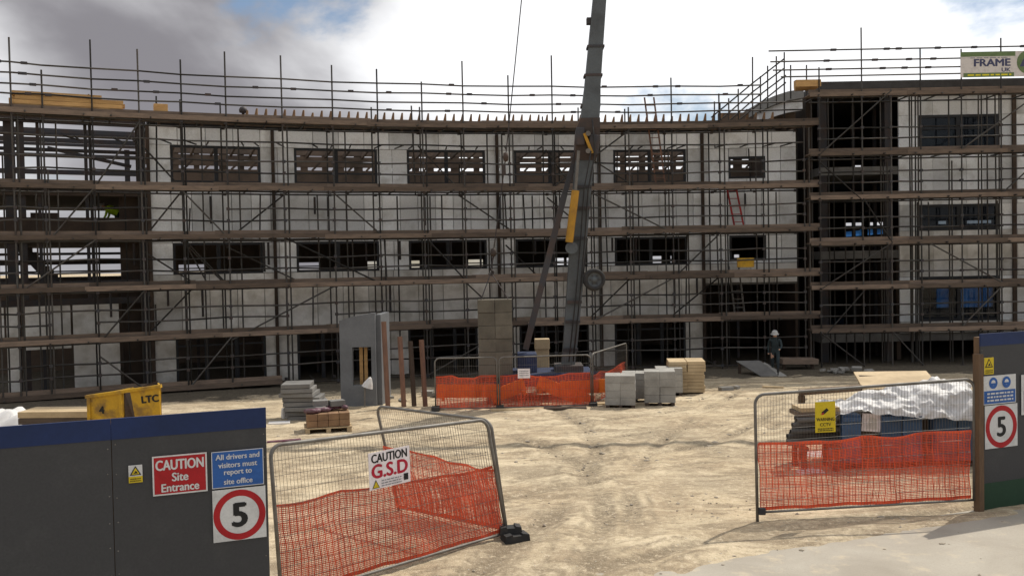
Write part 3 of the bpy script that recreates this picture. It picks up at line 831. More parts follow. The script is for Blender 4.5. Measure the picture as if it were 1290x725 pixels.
def seg_tubes(name, R, z, r=TR, jit=0.03, i0=0, i1=None, skip=0.0):
    i1 = i1 if i1 is not None else len(SPH) - 1
    for i in range(i0, i1):
        if random.random() < skip: continue
        za, zb_ = z + jit * math.sin(i * 2.1 + z * 3), z + jit * math.sin((i + 1) * 2.1 + z * 3)
        tube(name, arc(R, SPH[i], za), arc(R, SPH[i + 1], zb_), r, 'scaffold_tube', sc)
for z in LZ:
    seg_tubes('ledger', RS + 0.05, z - 0.10, jit=0.01)
    if z > 0: seg_tubes('ledger', RSI - 0.05, z - 0.10, jit=0.01)
    if z < 8:
        seg_tubes('guard_rail', RS + 0.05, z + 0.52, skip=0.03)
        seg_tubes('guard_rail', RS + 0.05, z + 0.90, skip=0.03)
seg_tubes('ledger', RS + 0.05, 7.66, jit=0.02)
for z in (9.74, 9.43, 9.12, 8.84):
    seg_tubes('guard_rail', RS - 0.05, z, jit=0.02, i1=len(SPH) - 1 if z < 9.2 else len(SPH) - 2)
# transoms
npo = int(RS * (SPH[-1] - SPH[0]) / 1.15)
for z in LZ:
    for k in range(npo):
        p = SPH[0] + (SPH[-1] - SPH[0]) * (k + random.uniform(0.2, 0.8)) / npo
        if z < 0 and k % 2: continue
        tube('transom', arc(RS - 0.12 - random.uniform(0, 0.12), p, z - 0.045), arc(RSI + 0.25, p, z - 0.045), TR, 'scaffold_tube', sc)
for k in range(34):
    p = SPH[3] + (SPH[-1] - SPH[3]) * (k + random.uniform(0.1, 0.9)) / 34
    tube('tie_tube', arc(RS - 0.25, p, 7.62), arc(RSI + 0.2, p + random.uniform(-0.1, 0.5) / RS, 7.72), TR, 'scaffold_tube', sc)
# diagonal braces
for (a, b, za, zb_, R) in ((3, 4, 4.4, 6.1, RS), (4, 5, 6.1, 8.2, RS), (2, 4, 2.9, 4.5, RS), (4, 5, 1.3, 2.9, RS), (4, 5, 0.9, -0.3, RS), (6, 7, 6.0, 4.5, RS), (7, 9, 1.2, 2.9, RS), (8, 10, 4.5, 2.9, RS), (9, 10, 6.0, 4.6, RS),
                           (11, 12, 4.5, 2.9, RS), (11, 13, -0.3, 1.3, RS), (14, 16, 6.2, 8.2, RS), (15, 17, 6.0, 4.5, RS), (15, 17, 1.4, 2.9, RS), (17, 18, 2.9, 4.5, RS), (6, 7, -0.3, 1.3, RS), (12, 13, 3.0, 1.4, RSI), (5, 6, 4.5, 6.1, RSI)):
    if a > b or False: a, b = b, a
    tube('brace', arc(R - 0.06, SPH[a], za), arc(R - 0.06, SPH[b], zb_), TR, 'scaffold_tube', sc)
for k in range(16):
    i = random.randrange(4, len(SPH) - 2); z = random.choice(LZ[1:5]); R = random.choice((RSI, RSI + 0.1))
    a, b = SPH[i], SPH[i] + (SPH[i + 1] - SPH[i]) * random.uniform(0.6, 1.6)
    if random.random() < 0.5: a, b = b, a
    tube('brace', arc(R, a, z - 0.1), arc(R, b, z + random.uniform(1.2, 1.7)), TR, 'scaffold_tube', sc)
for k in range(26):
    p = SPH[4] + (SPH[-2] - SPH[4]) * (k + random.random()) / 26; z = random.choice(LZ[1:5])
    tube('puncheon', arc(RSI + 0.05, p, z - 0.1), arc(RSI + 0.05, p + random.uniform(-0.1, 0.1) / RS, z + random.choice((1.0, 1.5, 3.1))), TR, 'scaffold_tube', sc)
# hanging drop tubes against the wall
for k in range(26):
    p = SPH[4] + (SPH[-2] - SPH[4]) * (k + random.random()) / 26
    z = random.choice(LZ[1:4])
    tube('tie_tube', arc(RSI + 0.3, p, z - 0.15), arc(RSI + 0.3, p, z - random.uniform(0.6, 1.3)), 0.04, 'dark_steel', sc)
# boards
def lay_boards(z, R0, a, b, parent, rows=3, toe=True, mat='old_board', Lb=3.9):
    n = max(1, round((b - a) * RS / Lb)); w = 0.225
    for i in range(n):
        s, e = a + (b - a) * i / n, a + (b - a) * (i + 1) / n
        e2 = e + 0.10 / RS
        for r in range(rows):
            R = R0 + 0.13 + r * (w + 0.012)
            dz = random.uniform(0, 0.006) + (0.012 if i % 2 else 0)
            p0, p1 = arc(R, s, z + dz), arc(R, e2, z + dz)
            bar('scaffold_board', p0, p1, w, 0.038, mat, parent)
        if toe:
            j = random.uniform(-0.03, 0.02)
            bar('toe_board', arc(R0 + 0.10 + (0.012 if i % 2 else 0), s - 0.04 / RS, z + 0.105 + j), arc(R0 + 0.10 + (0.012 if i % 2 else 0), e2, z + 0.105 + j + random.uniform(-0.01, 0.01)), 0.038, 0.17, mat, parent)
            bar('edge_board', arc(R0 - 0.06 - (0.012 if i % 2 else 0), s - 0.03 / RS, z - 0.005 + j), arc(R0 - 0.06 - (0.012 if i % 2 else 0), e2, z - 0.005 + j), 0.038, 0.15, mat, parent)
for k, z in enumerate(LZ):
    pe = phi_px(1029, RS, 200)
    if k == 5:
        lay_boards(z, RS, SPH[0], phi_px(352, RS, 490), sc, rows=4)
    else:
        lay_boards(z, RS, SPH[0], pe, sc, rows=5 if k == 0 else 3, Lb=(3.9, 3.4, 3.7, 3.2, 3.6)[k])
# couplers: too small to pick out one by one
cp = MB()
for i, p in enumerate(SPH):
    for z in LZ:
        for dz in (-0.10, 0.52, 0.90) if z < 8 else (-0.10,):
            cp.box(arc(RS + 0.02, p, z + dz), (0.10, 0.12, 0.09), rz=-p)
            if dz < 0: cp.box(arc(RSI, p, z + dz), (0.10, 0.12, 0.09), rz=-p)
    for z in (9.74, 9.43, 9.12, 8.84):
        q = p + random.uniform(0.2, 1.2) / RS
        if random.random() < 0.55: continue
        cp.box(arc(RS - 0.05, q, z + 0.01), (0.18, 0.075, 0.075), rz=-q)
tag(cp.build('couplers', 'dark_steel', sc), kind='stuff')

# right-wing scaffold
YS, YSI = 32.7, 33.85
sr = thing('scaffold', (16, YS, GB), 'tall straight tube scaffold in front of the right-hand block', 'scaffold')
RLZ = [9.32, 7.22, 5.66, 4.03, 2.45, 0.90]
RSTD = [(1032, 85), (1086, 35), (1122, 112), (1160, 60), (1211, 62), (1261, 48), (1318, 60), (1372, 50)]
rX = [X_at(x, YS, 150) for x, _ in RSTD]
for i, (x, (px, py)) in enumerate(zip(rX, RSTD)):
    zt = at(px, py, YS).z
    tube('standard', (x, YS, -0.5), (x + random.uniform(-0.03, 0.03), YS, zt), TR, 'scaffold_tube', sr)
    tube('standard', (x + 0.1, YSI, -0.5), (x + 0.1, YSI, 9.6), TR, 'scaffold_tube', sr)
    box('base_plate', (x, YS, -0.44), (0.22, 0.22, 0.03), 'dark_steel', sr)
    for _ in range(3):
        q = x + random.uniform(0.15, 1.4)
        tube('standard', (q, YSI, -0.5), (q + random.uniform(-0.05, 0.05), YSI, random.choice((9.4, 9.4, 7.0, 5.5))), TR, 'scaffold_tube', sr)
x0r, x1r = rX[0] - 0.35, rX[-1] + 0.4
for z in RLZ:
    for a, b in zip(rX[:-1], rX[1:]):
        tube('ledger', (a, YS + 0.05, z - 0.1), (b, YS + 0.05, z - 0.1), TR, 'scaffold_tube', sr)
        tube('ledger', (a, YSI - 0.05, z - 0.1), (b, YSI - 0.05, z - 0.1), TR, 'scaffold_tube', sr)
        for dz in (0.52, 0.9):
            if z < 9: tube('guard_rail', (a, YS + 0.05, z + dz + random.uniform(-0.02, 0.02)), (b, YS + 0.05, z + dz + random.uniform(-0.02, 0.02)), TR, 'scaffold_tube', sr)
    k = 0
    x = x0r + 0.3
    while x < x1r:
        tube('transom', (x, YS - 0.15 - random.uniform(0, 0.1), z - 0.045), (x, YSI + 0.2, z - 0.045), TR, 'scaffold_tube', sr)
        x += random.uniform(0.9, 1.3)
    nb = 3
    for i in range(nb):
        a, b = x0r + (x1r - x0r) * i / nb, x0r + (x1r - x0r) * (i + 1) / nb + 0.1
        o = 0.012 if i % 2 else 0
        for r in range(3):
            bar('scaffold_board', (a, YS + 0.13 + r * 0.237, z + o), (b, YS + 0.13 + r * 0.237, z + o), 0.225, 0.038, 'old_board', sr)
        bar('toe_board', (a, YS + 0.10 + o, z + 0.105), (b, YS + 0.10 + o, z + 0.105 + random.uniform(-0.015, 0.015)), 0.038, 0.17, 'old_board', sr)
        bar('edge_board', (a, YS - 0.06 - o, z - 0.005), (b, YS - 0.06 - o, z - 0.005), 0.038, 0.15, 'old_board', sr)
for z, xs in ((10.88, 970), (10.5, 972), (10.2, 975), (9.96, 985)):
    xl = X_at(xs, YS)
    for a, b in zip([xl] + rX[:-1], rX):
        tube('guard_rail', (a, YS - 0.05, z), (b, YS - 0.05, z), TR, 'scaffold_tube', sr)
for a, b, za, zb_ in ((0, 2, 7.2, 9.4), (0, 1, 6.9, 5.5), (0, 2, 2.4, 4.0), (1, 2, 5.6, 4.0), (0, 1, 0.6, 2.3), (0, 1, 0.8, -0.4), (4, 6, 7.3, 9.4), (3, 5, 4.1, 2.5), (5, 6, 5.7, 7.1), (4, 5, 1.0, 2.4), (2, 3, 0.8, -0.4)):
    tube('brace', (rX[a], YS - 0.06, za), (rX[b], YS - 0.06, zb_), TR, 'scaffold_tube', sr)
# stepped guard rails rising along the swept roof edge
for px, y0, y1 in ((900, 158, 128), (907, 158, 130), (918, 156, 124), (930, 150, 112), (948, 140, 72), (958, 134, 96), (967, 128, 83), (978, 124, 71), (988, 140, 66), (996, 116, 82), (1016, 112, 82)):
    a, b = at(px, y0, 34.3), at(px, y1, 34.3)
    a.z -= 0.25
    tube('standard', a, b, TR, 'scaffold_tube', sr)
for (xa, ya), (xb_, yb_) in (((896, 148), (948, 105)), ((948, 105), (988, 74)), ((900, 158), (948, 116)), ((948, 116), (988, 86)), ((912, 158), (950, 125)), ((950, 125), (990, 95)), ((930, 152), (990, 104))):
    tube('guard_rail', at(xa, ya, 34.35), at(xb_, yb_, 34.35), TR, 'scaffold_tube', sr)
cp = MB()
for x in rX:
    for z in RLZ:
        for dz in (-0.10, 0.52, 0.90) if z < 9 else (-0.10,): cp.box((x, YS + 0.02, z + dz), (0.10, 0.12, 0.09))
for x in rX:
    for z in (10.88, 10.5, 10.2): cp.box((x + random.uniform(0.2, 1), YS - 0.05, z), (0.2, 0.075, 0.075))
tag(cp.build('couplers', 'dark_steel', sr), kind='stuff')

# ------------------------------------------------------------------ flat print helpers (local x right, y up, z out)
def text_mesh(s, size, bold=0.0, fit=None, xs=1.0):
    cu = bpy.data.curves.new('t', 'FONT'); cu.body = s; cu.size = size; cu.align_x = 'CENTER'; cu.align_y = 'CENTER'; cu.resolution_u = 4
    o = bpy.data.objects.new('t', cu); COL.objects.link(o)
    dg = bpy.context.evaluated_depsgraph_get()
    me = bpy.data.meshes.new_from_object(o.evaluated_get(dg))
    bpy.data.objects.remove(o); bpy.data.curves.remove(cu)
    v0 = np.array([v.co for v in me.vertices])
    cx = (v0[:, 0].max() + v0[:, 0].min()) / 2; cy = (v0[:, 1].max() + v0[:, 1].min()) / 2
    v0[:, 0] -= cx; v0[:, 1] -= cy
    if fit: xs = fit / (v0[:, 0].max() - v0[:, 0].min())
    v0[:, 0] *= xs
    fs0 = [tuple(p.vertices) for p in me.polygons]
    vs, fs = [], []
    for k, (dx, dy) in enumerate(((0, 0), (1, 0), (-1, 0), (0, 0.6), (0, -0.6)) if bold else ((0, 0),)):
        n = len(vs)
        vs += [(x + dx * bold, y + dy * bold, 0.00012 * k) for x, y, _ in v0]
        fs += [tuple(i + n for i in f) for f in fs0]
    m2 = bpy.data.meshes.new('lettering'); m2.from_pydata(vs, [], fs); m2.update()
    return m2
def plane_frame(o, u, nrm):
    v = nrm.cross(u).normalized()
    return Matrix(((u.x, v.x, nrm.x, o.x), (u.y, v.y, nrm.y, o.y), (u.z, v.z, nrm.z, o.z), (0, 0, 0, 1)))
class Sign:
    def __init__(s, name, mw, w, h, mat, label, cat, group=None, th=0.006, parent=None):
        s.mw, s.w, s.h, s.k = mw, w, h, 0
        s.o = obj(name, box_v(w, h, th, (0, 0, -th / 2)), BOX_F, mat, parent, mw)
        if label: tag(s.o, label, cat, group)
    def off(s): s.k += 1; return s.mw @ Matrix.Translation((0, 0, 0.0012 * s.k))
    def rect(s, name, x0, y0, x1, y1, mat, same=False):
        m = s.mw @ Matrix.Translation((0, 0, 0.0012 * s.k)) if same else s.off()
        return obj(name, [(x0, y0, 0), (x1, y0, 0), (x1, y1, 0), (x0, y1, 0)], [(0, 1, 2, 3)], mat, s.o, m)
    def poly(s, name, pts, mat):
        return obj(name, [(x, y, 0) for x, y in pts], [tuple(range(len(pts)))], mat, s.o, s.off())
    def ring(s, name, cx, cy, r0, r1, mat, n=40):
        vs = [(cx + r * math.cos(2 * math.pi * i / n), cy + r * math.sin(2 * math.pi * i / n), 0) for r in (r0, r1) for i in range(n)]
        fs = [(i, n + i, n + (i + 1) % n, (i + 1) % n) for i in range(n)] if r0 > 0 else [tuple(range(n, 2 * n))]
        return obj(name, vs, fs, mat, s.o, s.off())
    def text(s, t, x, y, size, mat, bold=0.0, xs=1.0, rot=0.0, fit=None):
        me = text_mesh(t, size, bold, fit, xs); me.materials.clear(); me.materials.append(M[mat])
        return put(bpy.data.objects.new('lettering', me), s.off() @ Matrix.Translation((x, y, 0)) @ Matrix.Rotation(rot, 4, 'Z'), s.o)
    def lines(s, x0, x1, ys, h, mat):
        mb = MB()
        for y in ys:
            x = x0
            while x < x1:
                w = random.uniform(0.3, 0.9) * (x1 - x0) / 5
                e = min(x + w, x1)
                mb.add([(x, y, 0), (e, y, 0), (e, y + h, 0), (x, y + h, 0)], [(0, 1, 2, 3)]); x = e + (x1 - x0) / 30
        return mb.build('small_print', mat, s.o, mw=s.off())

# ------------------------------------------------------------------ hoardings
HD = Vector((1, 0.39, 0)).normalized(); HN = Vector((HD.y, -HD.x, 0))
def hoarding(O, ulist, top, label, green=False):
    root = thing('hoarding', O, label, 'hoarding')
    rz = math.atan2(HD.y, HD.x)
    for a, b in zip(ulist[:-1], ulist[1:]):
        m = O + HD * ((a + b) / 2) - HN * 0.015
        w = b - a - 0.006
        z0 = 0.36 if green else -0.03
        box('panel', (m.x, m.y, (z0 + top - 0.17) / 2), (w, 0.018, top - 0.17 - z0), 'hoarding_grey', root, rz=rz)
        mm = m + HN * 0.002
        box('capping_board', (mm.x, mm.y, top - 0.085), (b - a - 0.002, 0.024, 0.17), 'hoarding_blue', root, rz=rz)
        if green: box('kick_board', (mm.x, mm.y, 0.165), (b - a - 0.002, 0.022, 0.39), 'hoarding_green', root, rz=rz)
        pb = O + HD * (a + (0.046 if a == ulist[0] else 0.0)) - HN * 0.072
        box('post', (pb.x, pb.y, top / 2 - 0.05), (0.09, 0.09, top), 'brown_post', root, rz=rz)
        for zz in (0.4, 1.3, 2.1):
            mr = O + HD * ((a + b) / 2) - HN * 0.052
            box('rail', (mr.x, mr.y, zz), (w - 0.1, 0.05, 0.08), 'brown_post', root, rz=rz)
    sm = MB()
    for a in ulist:
        for i in range(9):
            for off in (-0.03, 0.03):
                p = O + HD * (a + off + random.uniform(-0.006, 0.006)) - HN * 0.004; p.z = 0.42 + i * (top - 0.65) / 8 + random.uniform(-0.02, 0.02)
                if ulist[0] < a + off < ulist[-1]: sm.lathe([(0.007, -0.003), (0.006, 0.002), (0.0, 0.003)], 6, plane_frame(p, HD, HN))
    tag(sm.build('screws', 'galvanised', root), kind='stuff')
    return root
HL = Vector((-2.10, 7.80, 0)); HR = Vector((6.36, 12.44, 0))
d = ray(335, 512); HTOP = None
def on_plane(O, x, y):
    d = ray(x, y); t = (O - EYE).dot(HN) / d.dot(HN); p = EYE + d * t
    return (p - O).dot(HD), p.z
uL, HTOP = on_plane(HL, 335, 513)
HL = HL + HD * uL
hoarding(HL, [-6.1, -4.88, -3.66, -2.44, -1.22, 0.0], HTOP, 'long dark grey plywood hoarding with blue top board on the left')
_, HTOPR = on_plane(HR, 1240, 420)
uR, _ = on_plane(HR, 1236, 520)
HR = HR + HD * uR
hr = hoarding(HR, [0.0, 1.22, 2.44, 3.66, 4.88], HTOPR, 'short dark grey hoarding with blue top and green base at right edge', True)
pp = HR - HD * 0.05
box('gate_post', (pp.x, pp.y, 1.05), (0.085, 0.1, 2.2), 'brown_post', hr, rz=math.atan2(HD.y, HD.x))

def hsign(name, O, c, mat, label, cat, **kw):
    (xa, ya), (xb2, yb2) = c
    xm, ym = (xa + xb2) / 2, (ya + yb2) / 2
    u0, _ = on_plane(O, xa, ym); u1, _ = on_plane(O, xb2, ym)
    _, z1 = on_plane(O, xm, ya); _, z0 = on_plane(O, xm, yb2)
    p = O + HD * ((u0 + u1) / 2) + HN * 0.010; p.z = (z0 + z1) / 2
    return Sign(name, plane_frame(p, HD, HN), u1 - u0, z1 - z0, mat, label, cat, **kw)
def triangle_sign(s, cx, cy, r):
    s.poly('warning_triangle', [(cx - r, cy - r * 0.72), (cx + r, cy - r * 0.72), (cx, cy + r)], 'sign_black')
    s.poly('warning_triangle', [(cx - r * 0.68, cy - r * 0.54), (cx + r * 0.68, cy - r * 0.54), (cx, cy + r * 0.66)], 'sign_yellow')
    s.poly('pictogram', [(cx - r * 0.38, cy - r * 0.4), (cx + r * 0.4, cy - r * 0.4), (cx + r * 0.22, cy - r * 0.05), (cx - r * 0.02, cy + 0.1 * r), (cx - r * 0.1, cy - r * 0.15)], 'sign_black')
s = hsign('warning_sign', HL, ((162, 585), (179.5, 607)), 'sign_white', 'small white and yellow warning triangle sign on left hoarding', 'sign')
s.rect('print_panel', -s.w / 2, -s.h / 2, s.w / 2, -s.h * 0.14, 'sign_yellow'); triangle_sign(s, 0, s.h * 0.15, s.w * 0.42)
s.lines(-s.w * 0.4, s.w * 0.4, [-s.h * 0.3, -s.h * 0.42], s.h * 0.05, 'sign_black')
s = hsign('caution_sign', HL, ((192, 571.5), (261, 621)), 'sign_red', 'red CAUTION Site Entrance sign with white lettering on left hoarding', 'sign')
b = 0.012
for r in ((-s.w / 2, -s.h / 2, s.w / 2, -s.h / 2 + b), (-s.w / 2, s.h / 2 - b, s.w / 2, s.h / 2), (-s.w / 2, -s.h / 2 + b, -s.w / 2 + b, s.h / 2 - b), (s.w / 2 - b, -s.h / 2 + b, s.w / 2, s.h / 2 - b)):
    s.rect('border', *r, 'sign_white', same=s.k > 0)
s.text('CAUTION', 0, s.h * 0.26, s.h * 0.36, 'sign_white', 0.0035, fit=s.w * 0.87); s.text('Site', 0, -s.h * 0.055, s.h * 0.30, 'sign_white', 0.0028, fit=s.w * 0.29); s.text('Entrance', 0, -s.h * 0.315, s.h * 0.29, 'sign_white', 0.0028, fit=s.w * 0.68)
s = hsign('report_sign', HL, ((266.5, 566), (332, 612)), 'sign_blue', 'blue sign telling drivers and visitors to report to site office', 'sign')
b = 0.006
for r in ((-s.w / 2, -s.h / 2, s.w / 2, -s.h / 2 + b), (-s.w / 2, s.h / 2 - b, s.w / 2, s.h / 2), (-s.w / 2, -s.h / 2 + b, -s.w / 2 + b, s.h / 2 - b), (s.w / 2 - b, -s.h / 2 + b, s.w / 2, s.h / 2 - b)):
    s.rect('border', *r, 'print_white', same=s.k > 0)
for i, t in enumerate(('All drivers and', 'visitors must', 'report to', 'site office')):
    s.text(t, 0, s.h * (0.34 - 0.225 * i), s.h * 0.205, 'print_white', 0.0016, 0.95)
def five(O, c, label):
    s = hsign('speed_limit_sign', O, c, 'sign_white', label, 'sign')
    r = min(s.w, s.h) * 0.5
    s.ring('red_ring', 0, -s.h * 0.01, r * 0.74, r * 0.985, 'sign_red')
    s.text('5', 0, -s.h * 0.01, s.h * 0.64, 'sign_black', 0.012)
    return s
five(HL, ((268, 614), (335, 679)), 'large white 5 speed limit sign with red ring on left hoarding')
s = hsign('warning_sign', HR, ((1239, 450), (1251, 471)), 'sign_white', 'small yellow warning triangle sign on right hoarding', 'sign')
s.rect('print_panel', -s.w / 2, -s.h / 2, s.w / 2, s.h / 2, 'sign_yellow'); triangle_sign(s, 0, s.h * 0.14, s.w * 0.42)
s.lines(-s.w * 0.4, s.w * 0.4, [-s.h * 0.3, -s.h * 0.42], s.h * 0.05, 'sign_black')
s = hsign('safety_sign', HR, ((1238, 472), (1279, 508)), 'sign_white', 'white and blue safety equipment sign with two round symbols on right hoarding', 'sign')
s.rect('print_panel', -s.w * 0.48, -s.h * 0.47, s.w * 0.48, -s.h * 0.02, 'sign_blue')
for cx in (-0.2, 0.2):
    s.ring('pictogram', cx * s.w, s.h * 0.24, 0, s.h * 0.20, 'sign_blue', 24); s.ring('pictogram', cx * s.w, s.h * 0.25, 0.0, s.h * 0.10, 'print_white', 16)
    s.rect('pictogram', cx * s.w - s.h * 0.11, s.h * 0.16, cx * s.w + s.h * 0.11, s.h * 0.24, 'sign_blue')
s.lines(-s.w * 0.40, s.w * 0.40, [-s.h * 0.15, -s.h * 0.27, -s.h * 0.39], s.h * 0.06, 'print_white')
five(HR, ((1240, 509), (1281, 563)), 'smaller white 5 speed limit sign with red ring on right hoarding')
s = hsign('notice_sign', HR, ((1286, 470), (1330, 520)), 'sign_white', 'white notice cut off by the right edge of the photo', 'sign')
s.rect('print_panel', -s.w * 0.44, -s.h * 0.44, s.w * 0.44, s.h * 0.1, 'print_grey')

# ------------------------------------------------------------------ mesh gates and orange netting
def quad(bl, br, tl, tr):
    def q(u, v): return (bl * (1 - u) + br * u) * (1 - v) + (tl * (1 - u) + tr * u) * v
    return q
def gate(root, q, L, H, r=0.021, legs=(0.0, 0.0), wires=True, mat='galvanised', wstep=0.042, hstep=0.15, vbot=0.0):
    rc = 0.13
    pts = [q(0, -legs[0] / H)]
    pts += [q((1 - math.cos(a)) * rc / L, 1 - rc / H + math.sin(a) * rc / H) for a in np.linspace(0, math.pi / 2, 7)]
    pts += [q(t, 1) for t in np.linspace(0.1, 0.9, 9)]
    pts += [q(1 - (1 - math.cos(a)) * rc / L, 1 - rc / H + math.sin(a) * rc / H) for a in np.linspace(math.pi / 2, 0, 7)]
    pts += [q(1, -legs[1] / H)]
    MB().sweep(pts, r, 8).build('frame', mat, root, True)
    MB().sweep([q(t, vbot) for t in np.linspace(0.0, 1, 8)], r * 0.8, 8).build('bottom_rail', mat, root, True)
    if wires:
        mb = MB()
        n = int(L / wstep)
        for i in range(1, n):
            u = i / n; lim = 1 - max(0, rc / H * (1 - math.sqrt(max(0, 1 - max(0, 1 - min(u, 1 - u) * L / rc) ** 2))))
            mb.sweep([q(u, vbot), q(u, lim)], 0.0022, 3, False)
        for j in range(1, int(H / hstep)):
            v = vbot + (1 - vbot) * j / int(H / hstep)
            mb.sweep([q(t, v) for t in np.linspace(0, 1, 5)], 0.0026, 3, False)
        tag(mb.build('wire_mesh', mat, root), kind='stuff')
def netting(root, q, L, H, v0, v1, nrm, cw=0.078, ch=0.021, sw=0.015, sag=0.03, edge=None, u0=0.01, u1=0.99, tw=0.0):
    """orange barrier net: woven ribbons, sagging a little between its ties"""
    nu, nv = max(2, int(L * (u1 - u0) / cw)), max(2, int((v1 - v0) * H / ch))
    def P(a, b):
        u = u0 + (u1 - u0) * a; top = v1 + (edge(a) if edge else 0)
        s = 0.022 * math.sin(a * 19 + b * 3) + 0.016 * math.sin(a * 47 + 1.3 + b) * (1 - b) + 0.014 * math.sin(b * 8 + a * 7)
        x = u + (0.016 * math.sin(b * 5 + a * 9) + 0.006 * math.sin(b * 14 + a * 31)) / L
        vv = v0 + (top - v0) * b
        vv -= sag * abs(math.sin(a * math.pi * 4)) * b / H
        return q(x, vv) + nrm * (0.03 + s)
    mb = MB()
    ver = (q(0.5, 1) - q(0.5, 0)).normalized(); hor = (q(1, 0.5) - q(0, 0.5)).normalized()
    m = max(6, nv // 2)
    for i in range(nu + 1):
        a = i / nu; vs = []
        for j in range(m + 1):
            p = P(a, j / m); vs += [p - hor * sw / 2, p + hor * sw / 2]
        mb.add(vs, [(2 * j, 2 * j + 1, 2 * j + 3, 2 * j + 2) for j in range(m)])
    for i in range(nu * 4):
        if i % 4 == 0: continue
        a = i / (nu * 4); vs = []; m3 = max(6, m // 2)
        for j in range(m3 + 1):
            p = P(a, j / m3); vs += [p - hor * sw * 0.2, p + hor * sw * 0.2]
        mb.add(vs, [(2 * j, 2 * j + 1, 2 * j + 3, 2 * j + 2) for j in range(m3)])
    m2 = max(8, nu // 2)
    for j in range(nv + 1):
        b = j / nv; vs = []; h = (sw * 0.55 if 0 < j < nv else sw * 1.8) * (1.5 if j % 5 == 0 else 1)
        for i in range(m2 + 1):
            p = P(i / m2, b) + nrm * 0.002; vs += [p - ver * h / 2, p + ver * h / 2]
        mb.add(vs, [(2 * i, 2 * i + 2, 2 * i + 3, 2 * i + 1) for i in range(m2)])
    return tag(mb.build('orange_netting', 'orange_net', root), kind='stuff')

def rubber_foot(p, rz, root, s=1.0):
    mb = MB()
    prof = [(-0.17, 0), (-0.155, 0.11), (-0.07, 0.125), (-0.06, 0.10), (0.06, 0.10), (0.07, 0.125), (0.155, 0.11), (0.17, 0)]
    vs = [(x * 1.0 * s, y * s, z * s) for y in (-0.1, 0.1) for x, z in prof]
    n = len(prof)
    fs = [(i, i + 1, n + i + 1, n + i) for i in range(n - 1)] + [tuple(range(n - 1, -1, -1)), tuple(range(n, 2 * n)), (0, n, 2 * n - 1, n - 1)]
    mb.add(vs, fs)
    return mb.build('rubber_foot', 'rubber', root, mw=Matrix.Translation(p) @ Matrix.Rotation(rz, 4, 'Z'))

# near left gate
BL = Vector((-2.46, 9.42, 0.06)); BR = Vector((-0.13, 11.50, 0.10))
TL = at(340, 561, 9.42); TR_ = at(613, 528, 11.5)
g1 = thing('mesh_gate', (-0.13, 11.5, 0), 'leaning steel mesh gate panel with orange netting beside the left hoarding', 'gate')
q = quad(BL, BR, TL, TR_); L1 = (BR - BL).length; H1 = (TL - BL).length
n1 = Vector((BR.y - BL.y, -(BR.x - BL.x), 0)).normalized()
gate(g1, q, L1, H1, 0.022, (0.05, 0.06))
netting(g1, q, L1, H1, 0.02, 0.60, -n1, edge=lambda a: 0.02 * math.sin(a * 5), sag=0.03)
rubber_foot(Vector((-0.02, 11.42, 0.0)), R_(20), g1)
rubber_foot(Vector((-0.08, 11.50, 0.09)), R_(8), g1, 0.85)
# its sign
sp = q(0.475, 0.735) + n1 * 0.04
u_ = (BR - BL).normalized()
s = Sign('dog_warning_sign', plane_frame(sp, u_, n1) @ Matrix.Rotation(R_(0.5), 4, 'Z'), 0.56, 0.42, 'sign_pink', 'white CAUTION G.S.D sign with red letters on the near mesh gate', 'sign')
s.text('CAUTION', 0, s.h * 0.33, s.h * 0.33, 'sign_black', 0.005, fit=s.w * 0.86)
s.text('G.S.D', 0, -s.h * 0.02, s.h * 0.52, 'print_crimson', 0.009, fit=s.w * 0.86)
s.poly('warning_triangle', [(-s.w * 0.44, -s.h * 0.47), (-s.w * 0.26, -s.h * 0.47), (-s.w * 0.35, -s.h * 0.24)], 'sign_black')
s.poly('warning_triangle', [(-s.w * 0.42, -s.h * 0.455), (-s.w * 0.28, -s.h * 0.455), (-s.w * 0.35, -s.h * 0.28)], 'sign_yellow')
s.rect('pictogram', s.w * 0.33, -s.h * 0.42, s.w * 0.44, -s.h * 0.24, 'sign_black')
s.lines(-s.w * 0.22, s.w * 0.28, [-s.h * 0.31, -s.h * 0.38, -s.h * 0.45], s.h * 0.028, 'print_grey')
# panel folded back behind it
BL2 = G(502, 645); BL2.z += 0.08; BR2 = Vector((-0.13, 11.62, 0.1)); TL2 = at(474, 511, BL2.y); TR2 = at(618, 529, 11.62)
g2 = thing('mesh_gate', BL2, 'steel mesh fence panel with orange netting folded back behind the leaning gate', 'gate')
q2 = quad(BL2, BR2, TL2, TR2); L2 = (BR2 - BL2).length; H2 = (TL2 - BL2).length
n2 = Vector((BR2.y - BL2.y, -(BR2.x - BL2.x), 0)).normalized()
if n2.y > 0: n2 = -n2
gate(g2, q2, L2, H2, 0.021, (0.08, 0.06))
netting(g2, q2, L2, H2, 0.02, 0.58, n2, edge=lambda a: 0.03 * math.sin(a * 4 + 1))
